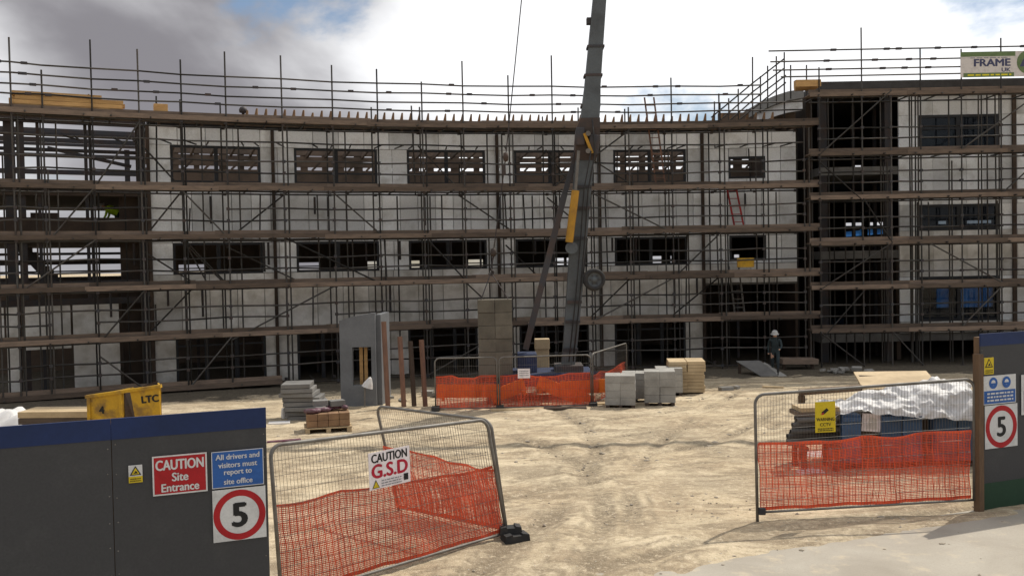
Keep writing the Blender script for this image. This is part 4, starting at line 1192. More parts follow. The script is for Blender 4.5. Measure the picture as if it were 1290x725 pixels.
# right gate
g3 = thing('mesh_gate', (3.23, 12.05, 0), 'steel mesh gate with orange netting hung beside the right hoarding', 'gate')
BL3 = at(954, 645, 12.05); BR3 = at(1227, 629, 12.46); TL3 = at(951, 497, 12.05); TR3 = at(1227, 477, 12.46)
q3 = quad(BL3, BR3, TL3, TR3); L3 = (BR3 - BL3).length; H3 = (TL3 - BL3).length
n3 = Vector((BR3.y - BL3.y, -(BR3.x - BL3.x), 0)).normalized()
gate(g3, q3, L3, H3, 0.021, (0.16, 0.0), vbot=0.0)
netting(g3, q3, L3, H3, 0.02, 0.58, -n3, edge=lambda a: 0.012 * math.sin(a * 17), u0=0.02)
bevel_box('castor', BL3 + Vector((0.06, -0.01, 0.02)), (0.1, 0.05, 0.1), 'dark_steel', g3)
sp = q3((1036 - 951) / 276, 0.775) + n3 * 0.03
s = Sign('camera_sign', plane_frame(sp, (BR3 - BL3).normalized(), n3), 0.285, 0.41, 'sign_yellow', 'yellow security camera warning sign hung on the right gate', 'sign')
s.poly('pictogram', [(-0.06, 0.06), (0.02, 0.12), (0.05, 0.09), (-0.02, 0.035)], 'sign_black'); s.poly('pictogram', [(-0.07, 0.035), (-0.02, 0.065), (-0.03, 0.03)], 'print_crimson')
s.text('WARNING', 0, -0.03, 0.062, 'sign_black', 0.001, 0.85); s.text('CCTV', 0, -0.10, 0.06, 'sign_black', 0.001); s.lines(-0.11, 0.11, [-0.16, -0.185], 0.012, 'sign_black')

# ------------------------------------------------------------------ fenced crane enclosure
def site_panel(pa, pb, h, label, nz=(0.0, 0.62), net=True):
    a, b = Vector(pa), Vector(pb)
    t = thing('mesh_fence', (a + b) / 2, label, 'fence', 'mesh fence panels round the crane')
    qq = quad(a + Vector((0, 0, 0.06)), b + Vector((0, 0, 0.06)), a + Vector((0, 0, h)), b + Vector((0, 0, h)))
    Lq = (b - a).length; nn = Vector((b.y - a.y, -(b.x - a.x), 0)).normalized()
    if nn.y > 0: nn = -nn
    gate(t, qq, Lq, h, 0.02, (0.05, 0.05), wstep=0.06, hstep=0.2)
    if net: netting(t, qq, Lq, h, nz[0], nz[1], -nn, 0.09, 0.045, 0.020, edge=lambda u: 0.03 * math.sin(u * 9))
    rubber_foot(a + Vector((0, -0.02, 0)), math.pi / 2, t)
    return t
pA, pB, pC = G(549, 517), G(627, 516), G(745, 512)
pD = G(790, 489)
for p in (pA, pB, pC, pD): p.z = gz(p.y)
hA = at(549, 451, pA.y).z - pA.z
site_panel(pA, pB, hA, 'mesh fence panel with red netting, leftmost beside the tan block stack')
site_panel(pB + Vector((0.06, 0, 0)), pC, hA, 'wide mesh fence panel with red netting in front of the crane foot')
site_panel(pC + Vector((0.05, 0.03, 0)), pD, hA * 1.02, 'mesh fence panel angled back beside the concrete block packs', nz=(0.0, 0.55))
sg = Sign('fence_notice', plane_frame(at(660, 470, pB.y - 0.06), Vector((1, 0, 0)), Vector((0, -1, 0))), 0.32, 0.25, 'sign_pink', 'small pale notice on the fence before the crane', 'sign')
sg.lines(-0.12, 0.12, [0.05, 0.0, -0.06], 0.02, 'print_grey')
# orange barriers lying inside
def barrier(c, L, rz, tilt, label):
    t = thing('barrier_board', c, label, 'barrier')
    mw = Matrix.Translation(c) @ Matrix.Rotation(rz, 4, 'Z') @ Matrix.Rotation(tilt, 4, 'Y')
    mb = MB(); mb.box(None, (L, 0.05, 0.36), mw=mw); mb.build('plank', 'orange_plastic', t)
    for sx in (-0.4, 0.4):
        mb = MB(); mb.box(None, (0.08, 0.30, 0.10), mw=mw @ Matrix.Translation((sx * L, 0, -0.20))); mb.build('foot', 'orange_plastic', t)
for x, y, L, rz, tl, lb in ((590, 492, 1.7, 0.05, 0.02, 'orange plastic barrier lying behind the left fence panel'), (640, 492, 1.0, 0.3, -0.3, 'tilted orange plastic barrier below the hanging block stack'),
                            (712, 494, 1.6, -0.25, 0.35, 'sloping orange plastic barrier near the crane foot'), (752, 486, 2.0, 0.1, -0.02, 'orange plastic barrier behind the right corner of the fence')):
    p = at(x, y, pB.y + 1.0); p.z = max(p.z, gz(p.y) + 0.28)
    barrier(p, L, rz, tl, lb)

# ------------------------------------------------------------------ crane
YC = 25.9
cr = thing('tower_crane', (at(700, 470, YC).x, YC, gz(YC)), 'grey folding crane mast with yellow ram rising out of the frame', 'crane')
def tapered(name, pts, mat, dep=0.9):
    """rectangular mast through (point, width) stations"""
    vs = []
    for p, w in pts:
        vs += [p + Vector((a * w / 2, b * w * dep / 2, 0)) for a, b in ((-1, -1), (1, -1), (1, 1), (-1, 1))]
    fs = [(i * 4 + k, i * 4 + (k + 1) % 4, i * 4 + 4 + (k + 1) % 4, i * 4 + 4 + k) for i in range(len(pts) - 1) for k in range(4)]
    fs += [(3, 2, 1, 0), tuple((len(pts) - 1) * 4 + k for k in range(4))]
    me_o = obj(name, vs, fs, mat, cr)
    return me_o
pm = 1150 / YC
lo = tapered('lower_mast', [(at(714, 474, YC), 0.36), (at(719, 425, YC), 0.40), (at(727, 320, YC), 0.45), (at(736, 200, YC), 0.53)], 'crane_grey')
for fy in (440, 405, 380, 300, 262, 235):      # plates and brackets on the mast
    x = 716 + (474 - fy) * 0.082
    p = at(x, fy, YC - 0.27); bevel_box('bracket', p, (0.42, 0.05, 0.09), 'dark_steel', lo, bev=0.008)
tapered('knuckle', [(at(737, 203, YC), 0.58), (at(739, 183, YC), 0.68), (at(740, 163, YC), 0.66), (at(743, 150, YC), 0.54)], 'crane_rust')
bar('knuckle_link', at(736, 168, YC - 0.42), at(746, 193, YC - 0.42), 0.07, 0.08, 'crane_yellow', cr)
topz = at(755, 0, YC)
d_up = (topz - at(742.5, 150, YC)); d_up = d_up / d_up.z
mt = topz + d_up * (14.5 - topz.z)
tapered('upper_mast', [(at(742, 160, YC), 0.52), (at(744.5, 132, YC), 0.50), (at(746, 110, YC), 0.44), (topz, 0.37), (mt, 0.36)], 'crane_grey')
bevel_box('mast_bracket', at(745.5, 27, YC), (0.30, 0.2, 0.18), 'dark_steel', cr, bev=0.01)
bevel_box('mast_bracket', at(741, 114, YC), (0.16, 0.2, 0.2), 'dark_steel', cr, bev=0.01)
bar('tie_bar', at(662, 440, YC - 0.1), at(711, 245, YC - 0.1), 0.15, 0.17, 'dark_steel', cr)
bar('tie_bar', at(711, 245, YC - 0.1), at(731, 178, YC - 0.1), 0.13, 0.15, 'dark_steel', cr)
ram = tube('hydraulic_ram', at(717, 305, YC - 0.45), at(725, 240, YC - 0.45), 0.11, 'crane_yellow', cr, 14)
tube('rod', at(725, 240, YC - 0.45), at(729, 190, YC - 0.45), 0.045, 'galvanised', ram, 10)
tube('side_hose', at(740, 300, YC - 0.2), at(735, 345, YC - 0.2), 0.02, 'rubber', cr)
MB().lathe([(0.0, -0.1), (0.17, -0.1), (0.17, 0.1), (0.0, 0.1)], 18, Matrix.Translation(at(720, 312, YC - 0.4)) @ Matrix.Rotation(math.pi / 2, 4, 'X')).build('ram_pivot', 'crane_grey', cr)
for fy in (60, 96, 134):
    bevel_box('boom_collar', at(755 - fy * 0.085, fy, YC), (0.44 + fy * 0.0008, 0.42, 0.07), 'dark_steel', cr, bev=0.01)
hs = [at(746, 150, YC - 0.36), at(750, 190, YC - 0.5), at(741, 240, YC - 0.34), at(737, 300, YC - 0.32), at(730, 380, YC - 0.3), at(722, 455, YC - 0.3)]
MB().sweep(hs, 0.022, 6).build('hydraulic_hose', 'rubber', cr, True)
MB().sweep([p + Vector((-0.12, -0.02, 0)) for p in hs[1:]], 0.018, 6).build('hydraulic_hose', 'rubber', cr, True)
bevel_box('joint_plate', at(731, 172, YC - 0.30), (0.24, 0.2, 0.5), 'dark_steel', cr, bev=0.04)
bevel_box('joint_plate', at(748, 182, YC - 0.36), (0.3, 0.1, 0.55), 'dark_steel', cr, bev=0.04, ry=0.15)
for fy in (168, 190): tube('joint_pin', at(741, fy, YC - 0.5), at(741, fy, YC + 0.4), 0.07, 'galvanised', cr, 12)
# spare wheel
wc = at(748.5, 352, YC - 0.35)
mw = Matrix.Translation(wc) @ Matrix.Rotation(math.pi / 2, 4, 'X') @ Matrix.Rotation(0.15, 4, 'Y')
tyre = MB().lathe([(0.20, -0.09), (0.26, -0.11), (0.305, -0.08), (0.32, 0), (0.305, 0.08), (0.26, 0.11), (0.20, 0.09), (0.19, 0), (0.20, -0.09)], 32, mw).build('spare_wheel', 'rubber', cr, True)
MB().lathe([(0.205, 0.075), (0.18, 0.05), (0.09, 0.03), (0.08, 0.075), (0.0, 0.08)], 24, mw).build('rim', 'crane_grey', tyre, True)
for k in range(6):
    a = k * math.pi / 3
    p = mw @ Vector((0.13 * math.cos(a), 0.13 * math.sin(a), 0.05)); p2 = mw @ Vector((0.13 * math.cos(a), 0.13 * math.sin(a), 0.075))
    tube('wheel_nut', p, p2, 0.018, 'dark_steel', tyre)
bar('wheel_carrier', at(730, 356, YC - 0.1), at(750, 352, YC - 0.22), 0.06, 0.1, 'dark_steel', cr)
# chassis
gY = gz(YC)
bx = at(690, 470, YC)
bevel_box('chassis', (bx.x, YC + 0.1, gY + 0.62), (2.5, 1.7, 0.34), 'crane_blue', cr, bev=0.03)
bevel_box('winch_housing', (at(664, 455, YC).x, YC, gY + 1.05), (0.55, 0.8, 0.55), 'crane_blue', cr, bev=0.04)
bevel_box('slew_ring', (at(716, 470, YC).x, YC, gY + 0.88), (0.8, 0.9, 0.2), 'dark_steel', cr, bev=0.03)
for sx in (-1, 1):
    for sy in (-1, 1):
        p0 = Vector((bx.x + sx * 1.1, YC + 0.1 + sy * 0.7, gY + 0.6)); p1 = p0 + Vector((sx * 0.55, sy * 0.5, -0.1))
        bar('outrigger', p0, p1, 0.14, 0.16, 'crane_blue', cr)
        tube('jack', p1 + Vector((0, 0, 0.1)), p1 + Vector((0, 0, -0.48)), 0.05, 'galvanised', cr)
        box('jack_pad', p1 + Vector((0, 0, -0.5)), (0.34, 0.34, 0.06), 'dark_timber', cr)
bx2 = at(684, 466, YC + 0.9)
cab = thing('control_cabinet', (bx2.x, YC + 1.4, gz(YC)), 'pale beige cabinet standing beside the crane mast', 'cabinet')
bevel_box('body', (bx2.x, YC + 1.4, gz(YC) + 0.78), (0.40, 0.4, 1.5), 'pale_ply', cab, bev=0.02)
bevel_box('lid', (bx2.x, YC + 1.38, gz(YC) + 1.45), (0.44, 0.46, 0.3), 'pale_ply', cab, bev=0.02)
# jib far overhead, hoist rope and hook
jz = 14.3
jb = MB()
jl, jr = Vector((-3.0, YC + 0.1, jz + 0.1)), Vector((17.0, YC - 0.4, jz))
jb.bar(jl, jr, 0.16, 0.16); jb.bar(jl + Vector((0, 0, 0.45)), jr + Vector((0, 0, 0.2)), 0.07, 0.07)
for i in range(24):
    p0 = jl.lerp(jr, i / 24); p1 = (jl + Vector((0, 0, 0.45))).lerp(jr + Vector((0, 0, 0.2)), (i + 0.5) / 24); p2 = jl.lerp(jr, (i + 1) / 24)
    jb.bar(p0, p1, 0.035, 0.035); jb.bar(p1, p2, 0.035, 0.035)
jb.build('jib', 'crane_grey', cr)
hk0 = at(657, 0, YC - 0.2); hk1 = at(637, 198, YC - 0.2); hk2 = at(621.5, 318, YC - 0.2)
rope_top = hk0 + (hk0 - hk1) * ((jz - hk0.z) / (hk0.z - hk1.z))
MB().sweep([rope_top, hk0, hk1, hk2], 0.016, 6).build('hoist_rope', 'dark_steel', cr)
hb = MB().lathe([(0.0, 0.14), (0.06, 0.12), (0.08, 0), (0.06, -0.10), (0, -0.13)], 12, Matrix.Translation(hk1)).build('swivel', 'crane_rust', cr, True)
bevel_box('weight', at(634.5, 214, YC - 0.2), (0.12, 0.1, 0.3), 'dark_steel', cr, bev=0.02)
hook = MB().lathe([(0.0, 0.14), (0.07, 0.10), (0.09, 0.0), (0.06, -0.10), (0, -0.12)], 12, Matrix.Translation(hk2)).build('hook_block', 'crane_rust', cr, True)
hb2 = at(618.5, 343, YC - 0.2)
pts = [hk2 + Vector((0, 0, -0.1)), hk2.lerp(hb2, 0.6)] + [hb2 + Vector((0.07 * math.sin(a), 0, 0.07 * math.cos(a))) for a in np.linspace(0, 4.4, 9)]
MB().sweep(pts, 0.025, 6).build('hook', 'dark_steel', hook, True)
# hanging block stack
YL = YC - 0.3
tL, tR, bb = at(602, 377, YL), at(644.5, 377, YL), at(623, 474, YL)
ld = thing('block_stack', (0.5 * (tL.x + tR.x), YL, bb.z), 'tall stack of tan concrete blocks slung from the crane hook', 'blocks')
wd = tR.x - tL.x; n = 6; hgt = (tL.z - bb.z) / n
for i in range(n):
    for s_ in (-1, 1):
        bevel_box('block', (ld.location.x + s_ * wd * 0.25 + random.uniform(-0.008, 0.008), YL + random.uniform(-0.012, 0.012), bb.z + hgt * (i + 0.5)), (wd / 2 - 0.003, 0.62, hgt - 0.008), 'block_tan', ld, bev=0.008)
box('pallet', (ld.location.x, YL, bb.z - 0.06), (wd * 1.02, 0.66, 0.11), 'dark_timber', ld)
for sx in (-0.4, 0.4):
    for sy in (-0.25, 0.25):
        tube('sling', hb2, (ld.location.x + sx * wd, YL + sy, tL.z), 0.012, 'dark_steel', ld)

# ------------------------------------------------------------------ block packs, timber pack, rubble
def block_pack(px, py, w, h, dpt, rz, label, nc=2, nl=4, cat='blocks'):
    p = G(px, py); p.z = gz(p.y)
    Yc = p.y + dpt / 2
    t = thing('block_pack', (p.x, Yc, p.z), label, cat, 'packs of grey concrete blocks on pallets')
    Rm = Matrix.Translation((p.x, Yc, p.z)) @ Matrix.Rotation(rz, 4, 'Z')
    hh = (h - 0.1) / nl
    for sx in (-0.42, 0, 0.42):
        c = Rm @ Vector((sx * w, 0, 0.05)); box('pallet_runner', c, (0.09, dpt * 0.98, 0.10), 'dark_timber', t, rz=rz)
    for l in range(nl):
        for i in range(nc):
            for j in range(2):
                c = Rm @ Vector((w * ((i + 0.5) / nc - 0.5) + random.uniform(-0.006, 0.006), dpt * (j * 0.5 - 0.25) + random.uniform(-0.008, 0.008), 0.1 + hh * (l + 0.5)))
                bevel_box('block', c, (w / nc - 0.003, dpt / 2 - 0.003, hh - 0.003), 'block_concrete', t, rz=rz, bev=0.006, jitter=0.003)
    return t
block_pack(784, 515, 0.78, 0.86, 0.7, R_(-8), 'grey block pack nearest the fence corner, leftmost of the packs')
block_pack(803, 507, 0.74, 0.80, 0.65, R_(-10), 'grey block pack standing behind between the two front packs')
block_pack(834, 512, 0.80, 0.92, 0.7, R_(-8), 'front right grey block pack with bright sunlit top and side')
block_pack(845, 499, 0.75, 0.80, 0.65, R_(-6), 'grey block pack behind the front right pack beside the timber pack')
# timber pack
p = G(868, 497); p.z = gz(p.y)
t = thing('timber_pack', (p.x, p.y + 0.5, p.z), 'tan stack of sheet timber standing beside the grey block packs', 'timber')
for i in range(9):
    for j in range(2):
        bevel_box('plank', (p.x - 0.26 + 0.52 * j + random.uniform(-0.03, 0.03), p.y + 0.5, p.z + 0.06 + i * 0.1 + 0.05), (0.51, 1.0, 0.094), 'pale_ply', t, rz=R_(-6), bev=0.006)
for sx in (-0.4, 0.4): box('bearer', (p.x + sx, p.y + 0.5, p.z + 0.025), (0.1, 1.0, 0.07), 'dark_timber', t, rz=R_(-6))
# loose pieces on the sand
def loose(name, px, py, dims, rz, mat, label, cat, ry=0.0, lift=0.0):
    p = G(px, py)
    o = bevel_box(name, (p.x, p.y, gz(p.y) + dims[2] / 2 + 0.015 + lift), dims, mat, None, rz=rz, bev=min(dims) * 0.15, ry=ry, jitter=min(dims) * 0.12)
    return tag(o, label, cat)
loose('broken_block', 915, 492, (0.42, 0.2, 0.12), 0.2, 'block_concrete', 'broken grey block lying on sand right of the timber pack', 'block')
loose('broken_block', 928, 490, (0.16, 0.15, 0.1), 0.7, 'block_concrete', 'small broken block beside the larger one on the sand', 'block')
loose('offcut', 974, 489, (0.62, 0.14, 0.06), -0.5, 'pale_ply', 'pale timber offcut lying near the shade edge', 'timber')
loose('offcut', 655, 517, (1.5, 0.22, 0.05), 0.06, 'pale_ply', 'pale plank lying along the foot of the fence', 'timber')
loose('offcut', 712, 516, (1.1, 0.3, 0.06), -0.05, 'dark_timber', 'dark plank lying before the crane fence', 'timber')
loose('offcut', 757, 509, (0.9, 0.5, 0.05), 0.35, 'pale_ply', 'pale sheet offcut at the fence corner', 'timber')
loose('offcut', 700, 511, (0.8, 0.4, 0.04), -0.3, 'pale_ply', 'pale sheet offcut under the fence netting', 'timber')

# ------------------------------------------------------------------ grey precast hut wall
YP = 24.8
xa, xb3 = at(429, 480, YP).x, at(474, 480, YP).x
zt0, zt1 = at(429, 404, YP).z, at(474, 394, YP).z
zg = gz(YP)
hut = thing('wall_panel_unit', ((xa + xb3) / 2, YP, zg), 'freestanding grey wall unit with a window opening near the building', 'wall unit')
wa, wb = at(444, 460, YP).x, at(468, 460, YP).x
wz1, wz0 = at(456, 437, YP).z, at(456, 485, YP).z
def topz_(x): 
    f = (x - xa) / (xb3 - xa); return zt0 + (zt1 - zt0) * math.sin(f * math.pi / 2)
mb = MB()
def col(x0, x1, z0, z1a, z1b):
    vs = [(x0, YP, z0), (x1, YP, z0), (x1, YP, z1b), (x0, YP, z1a), (x0, YP + 0.18, z0), (x1, YP + 0.18, z0), (x1, YP + 0.18, z1b), (x0, YP + 0.18, z1a)]
    mb.add(vs, [(0, 1, 2, 3), (7, 6, 5, 4), (0, 4, 5, 1), (1, 5, 6, 2), (2, 6, 7, 3), (3, 7, 4, 0)])
col(xa, wa, zg, topz_(xa), topz_(wa)); col(wa, wb, zg, wz0, wz0); col(wa, wb, wz1, topz_(wa), topz_(wb)); col(wb, xb3, zg, topz_(wb), topz_(xb3))
mb.build('front_panel', 'precast', hut)
rr = at(489, 480, YP + 1.6).x
bar('return_panel', (xb3 + 0.06, YP + 0.19, (zg + zt1) / 2 - 0.03), (rr, YP + 1.6, (zg + zt1) / 2 - 0.03), 0.14, zt1 - zg - 0.05, 'precast', hut)
for x in (453, 459): box('prop', (at(x, 460, YP).x, YP + 0.3, (wz0 + wz1) / 2), (0.09, 0.07, wz1 - wz0 + 0.3), 'new_timber', hut)
tube('pole', (at(461, 500, YP).x, YP - 0.25, zg - 0.05), (at(461, 480, YP).x, YP - 0.22, at(461, 482, YP).z), 0.022, 'galvanised', hut)
rag = MB(); pr = at(464, 483, YP - 0.25)
rag.lathe([(0.0, 0.2), (0.05, 0.16), (0.12, 0.02), (0.16, -0.1), (0.05, -0.12), (0, -0.1)], 9, Matrix.Translation(pr) @ Matrix.Rotation(0.35, 4, 'Y'))
tag(rag.build('white_bag', 'tarp', None), 'crumpled white bag on the pole before the grey wall unit', 'bag')
for x, y0, y1, mt, lb in ((488, 516, 405, 'red_timber', 'tall reddish timber post beside the grey wall unit'), (508, 513, 424, 'red_timber', 'second reddish prop right of the grey wall unit'), (521, 512, 430, 'dark_timber', 'dark timber prop between two reddish props'), (535, 512, 428, 'red_timber', 'rightmost reddish prop before the dark opening')):
    p = G(x, y0); z1 = at(x, y1, p.y).z
    o = MB(); o.bar((p.x + 0.02, p.y, gz(p.y) - 0.05), (p.x - 0.06, p.y + 0.1, z1), 0.10, 0.09); o = o.build('prop_post', mt, None)
    tag(o, lb, 'post')

# ------------------------------------------------------------------ pallets at left
p = G(383, 531); z = gz(p.y)
t = thing('slab_stack', (p.x, p.y + 0.5, z), 'uneven stack of grey concrete slabs in front of the building', 'slabs')
zz = z
for i in range(8):
    h = 0.115; w = 0.98 - 0.07 * max(0, i - 3); off = -0.05 * i
    bevel_box('slab', (p.x + off * 0.7 + random.uniform(-0.06, 0.06), p.y + 0.5 + random.uniform(-0.06, 0.06), zz + h / 2), (w, 0.8, h - 0.012), 'slab_concrete', t, rz=R_(random.uniform(-7, 7)), bev=0.012); zz += h
p = G(408, 546); z = gz(p.y)
t = thing('brick_pallet', (p.x, p.y + 0.45, z), 'low pallet of brown bricks topped with purple wrapped bags', 'pallet')
rzp = R_(14)
Rm = Matrix.Translation((p.x, p.y + 0.45, z)) @ Matrix.Rotation(rzp, 4, 'Z')
for sx in (-0.46, 0, 0.46): box('pallet_runner', Rm @ Vector((sx, 0, 0.05)), (0.1, 0.8, 0.10), 'pale_ply', t, rz=rzp)
for sy in (-0.3, 0, 0.3): box('pallet_deck', Rm @ Vector((0, sy, 0.115)), (1.05, 0.2, 0.025), 'pale_ply', t, rz=rzp)
for i in range(4):
    for j in range(2):
        for k in range(2): bevel_box('brick', Rm @ Vector((-0.36 + 0.24 * i, -0.18 + 0.36 * j, 0.13 + 0.08 + 0.15 * k)), (0.232, 0.35, 0.145), 'brick_brown', t, rz=rzp, bev=0.008)
for i in range(6):
    c = Rm @ Vector((-0.38 + 0.15 * i, random.uniform(-0.25, 0.2), 0.485 + random.uniform(0, 0.03)))
    mb = MB().lathe([(0, 0.07), (0.10, 0.05), (0.14, 0.0), (0.10, -0.06), (0, -0.07)], 9, Matrix.Translation(c) @ Matrix.Rotation(i * 1.7, 4, 'Z') @ Matrix.Rotation(0.3 * (i % 3 - 1), 4, 'X') @ Matrix.Diagonal((1.25, 0.75, 0.8, 1)))
    tag(mb.build('bag', 'purple_bag', None, True), ('leftmost', 'second from left', 'third from left', 'third from right', 'second from right', 'rightmost')[i] + ' dull purple bag on the low brick pallet', 'bag', 'purple bags on the brick pallet')
for i, (dx, dz) in enumerate(((-0.15, 0.62), (0.22, 0.60))):
    o = bevel_box('grey_block', Rm @ Vector((dx, 0.1, dz)), (0.34, 0.26, 0.13), 'slab_concrete', None, rz=rzp + 0.2 * i, bev=0.01)
    tag(o, ('left' if i == 0 else 'right') + ' grey block lying on the purple bags of the pallet', 'block')
loose('white_bag', 363, 527, (0.3, 0.25, 0.26), 0.5, 'tarp', 'white bag on the ground beside the slab stack', 'bag')
loose('plastic_sheet', 352, 534, (0.5, 0.3, 0.04), 0.2, 'tarp', 'white scrap of sheet left of the slab stack', 'sheet')
loose('purple_strip', 358, 557, (0.7, 0.14, 0.04), 0.3, 'purple_bag', 'crumpled purple strip lying behind the left gate', 'strip')
# yellow skip behind the left hoarding
YK = 17.5
x0, x1 = at(111, 505, YK).x, at(202, 500, YK).x
zt = at(156, 491.5, YK).z; zb = gz(YK)
sk = thing('skip', ((x0 + x1) / 2, YK + 0.6, zb), 'yellow open skip with torn front showing over the left hoarding', 'skip')
def plate(name, pts, th=0.03, mat='skip_yellow', par=sk):
    nrm = (Vector(pts[1]) - Vector(pts[0])).cross(Vector(pts[2]) - Vector(pts[0])).normalized() * th
    n = len(pts); vs = [Vector(p) for p in pts] + [Vector(p) + nrm for p in pts]
    return obj(name, vs, [tuple(range(n)), tuple(range(2 * n - 1, n - 1, -1))] + [(i, n + i, n + (i + 1) % n, (i + 1) % n) for i in range(n)], mat, par)
xm0, xm1 = x0 + 0.49 * (x1 - x0), x0 + 0.66 * (x1 - x0)
ZT = lambda x: at(156, 497, YK).z + 0.18 * (x - x0) / (x1 - x0) - 0.02
plate('front_plate', [(x0, YK, zb), (xm0, YK, zb), (xm0, YK, ZT(xm0)), (x0, YK, ZT(x0))])
plate('front_plate', [(xm1 + 0.12, YK, zb), (x1, YK, zb), (x1, YK, ZT(x1)), (xm1 - 0.1, YK, ZT(xm1))])
plate('torn_flap', [(xm0, YK + 0.02, zb), (xm0 + 0.25, YK + 0.35, zb), (xm0 + 0.12, YK + 0.3, ZT(xm0) - 0.1), (xm0, YK + 0.02, ZT(xm0))], mat='crane_rust')
y0_, y1_ = x0 + 0.35, x1 - 0.55
plate('back_plate', [(y0_, YK + 1.3, zb), (y1_, YK + 1.3, zb), (y1_, YK + 1.3, ZT(x1) - 0.05), (y0_, YK + 1.3, ZT(x0) - 0.05)], mat='crane_rust')
plate('side_plate', [(y0_, YK + 1.28, zb), (x0, YK, zb), (x0, YK, ZT(x0)), (y0_, YK + 1.28, ZT(x0))]); plate('side_plate', [(x1 - 0.03, YK + 0.04, zb), (y1_, YK + 1.28, zb), (y1_, YK + 1.28, ZT(x1) - 0.1), (x1 - 0.03, YK + 0.04, ZT(x1))])
bar('rim', (x0 - 0.03, YK - 0.02, ZT(x0)), (x1 + 0.03, YK - 0.02, ZT(x1)), 0.09, 0.06, 'skip_yellow', sk)
for xx in (x0 + 0.03, xm0 - 0.04): bar('rib', (xx, YK - 0.035, zb), (xx, YK - 0.035, ZT(xx) - 0.03), 0.06, 0.05, 'skip_yellow', sk)
def on_skip(txt, px, py, size):
    p = at(px, py, YK - 0.036); me = text_mesh(txt, size, 0.010); me.materials.clear(); me.materials.append(M['sign_black'])
    put(bpy.data.objects.new('lettering', me), plane_frame(p, Vector((1, 0, 0.09)).normalized(), Vector((0, -1, 0))), sk)
on_skip('4', 128, 516, 0.20); on_skip('LTC', 189, 502, 0.19)
# plank pack left of skip and white sheeted heap
p0, p1 = at(38, 519, 18.4), at(111, 521, 18.2)
t = thing('plank_pack', ((p0.x + p1.x) / 2, 18.4, gz(18)), 'weathered pack of long planks left of the yellow skip', 'timber')
for i in range(7):
    zz = p0.z - 0.02 - i * 0.13
    if zz < gz(18) + 0.05: break
    for j in range(3):
        bar('plank', (p0.x - 0.1 + random.uniform(-0.05, 0.05), 18.3 + 0.24 * j, zz), (p1.x + 0.15, 18.2 + 0.24 * j, zz), 0.22, 0.12, 'old_board' if i else 'pale_ply', t)
def heap(name, c, sx, sy, h, mat, label, cat, seed=0, n=22):
    vs = []; fs = []
    for i in range(n + 1):
        for j in range(n + 1):
            u, v = i / n * 2 - 1, j / n * 2 - 1
            r = max(abs(u), abs(v)); e = max(0, 1 - r ** 3)
            z = h * e ** 0.6 * (0.85 + 0.5 * abs(mnoise.noise((u * 2.2 + seed, v * 2.2, 1)))) + 0.05 * mnoise.noise((u * 6, v * 6, seed)) * e
            vs.append((c[0] + u * sx, c[1] + v * sy, c[2] - 0.02 + z))
    for i in range(n):
        for j in range(n):
            a = i * (n + 1) + j; fs.append((a, a + n + 1, a + n + 2, a + 1))
    return tag(obj(name, vs, fs, mat, None, None, True), label, cat)
hp = at(4, 500, 21.0)
heap('sheeted_heap', (hp.x, 21.0, gz(21)), 0.95, 0.7, hp.z - gz(21) - 0.28, 'tarp', 'white sheeted heap at the far left edge above the hoarding', 'heap', 3)

# ------------------------------------------------------------------ store of blue crates under white sheeting, right
cr_x = [(1061, 1086), (1111, 1137), (1138, 1163), (1178, 1207), (1208, 1240)]
nm = ['blue crate nearest the pipes, left end of the row', 'blue crate second from the pipes, right of the pale notice', 'blue crate in the middle of the sheeted row', 'blue crate fourth from the pipes under the white sheet', 'blue crate at the right end behind the hoarding post']
for (a, b), lb in zip(cr_x, nm):
    xa2, xb2 = Xq(a), Xq(b); cx = (xa2 + xb2) / 2; w = xb2 - xa2
    t = thing('storage_crate', (cx, YQ + 0.5, zq), lb, 'crate', 'blue crates under the white sheet')
    bevel_box('body', (cx, YQ + 0.5, (zq + 0.12 + ztop) / 2), (w - 0.012, 0.95, ztop - zq - 0.12), 'crate_blue', t, bev=0.008)
    for zz in (0.06, 0.94): box('rim', (cx, YQ + 0.012, zq + 0.12 + zz * (ztop - zq - 0.15)), (w - 0.03, 0.04, 0.07), 'crate_blue', t)
    for sx in (-0.35, 0.35): box('skid', (cx + sx * w, YQ + 0.5, zq + 0.06), (0.08, 0.9, 0.12), 'dark_timber', t)
# frame and dark bin between crates
xd0, xd1 = Xq(1087), Xq(1110)
t = thing('timber_bin', ((xd0 + xd1) / 2, YQ + 0.5, zq), 'dark timber bin between the blue crates with pale notice', 'bin')
bevel_box('body', ((xd0 + xd1) / 2, YQ + 0.55, (zq + ztop) / 2), (xd1 - xd0 - 0.02, 0.9, ztop - zq - 0.02), 'dark_timber', t, bev=0.01)
sg = Sign('crate_notice', plane_frame(Vector(((xd0 + xd1) / 2 + 0.02, YQ + 0.075, at(1096, 533, YQ).z)), Vector((1, 0, -0.08)).normalized(), Vector((0, -1, 0))), 0.32, 0.30, 'sign_pink', 'pale square notice on the dark bin among blue crates', 'notice')
sg.poly('print_panel', [(-0.09, -0.11), (0.10, -0.11), (0.09, 0.07), (-0.02, 0.10)], 'banner_cloth')
xg0, xg1 = Xq(1164), Xq(1177)
t = thing('timber_bin', ((xg0 + xg1) / 2, YQ + 0.5, zq), 'narrow dark timber bin wedged between the right-hand blue crates', 'bin')
bevel_box('body', ((xg0 + xg1) / 2, YQ + 0.6, (zq + ztop) / 2), (xg1 - xg0 - 0.02, 0.8, ztop - zq - 0.02), 'dark_timber', t, bev=0.01)
pc = at(1128, 477, YQ + 1.5)
t = thing('plywood_sheet', (pc.x, pc.y, pc.z), 'sunlit plywood sheet lying on top of the sheeted crates', 'plywood')
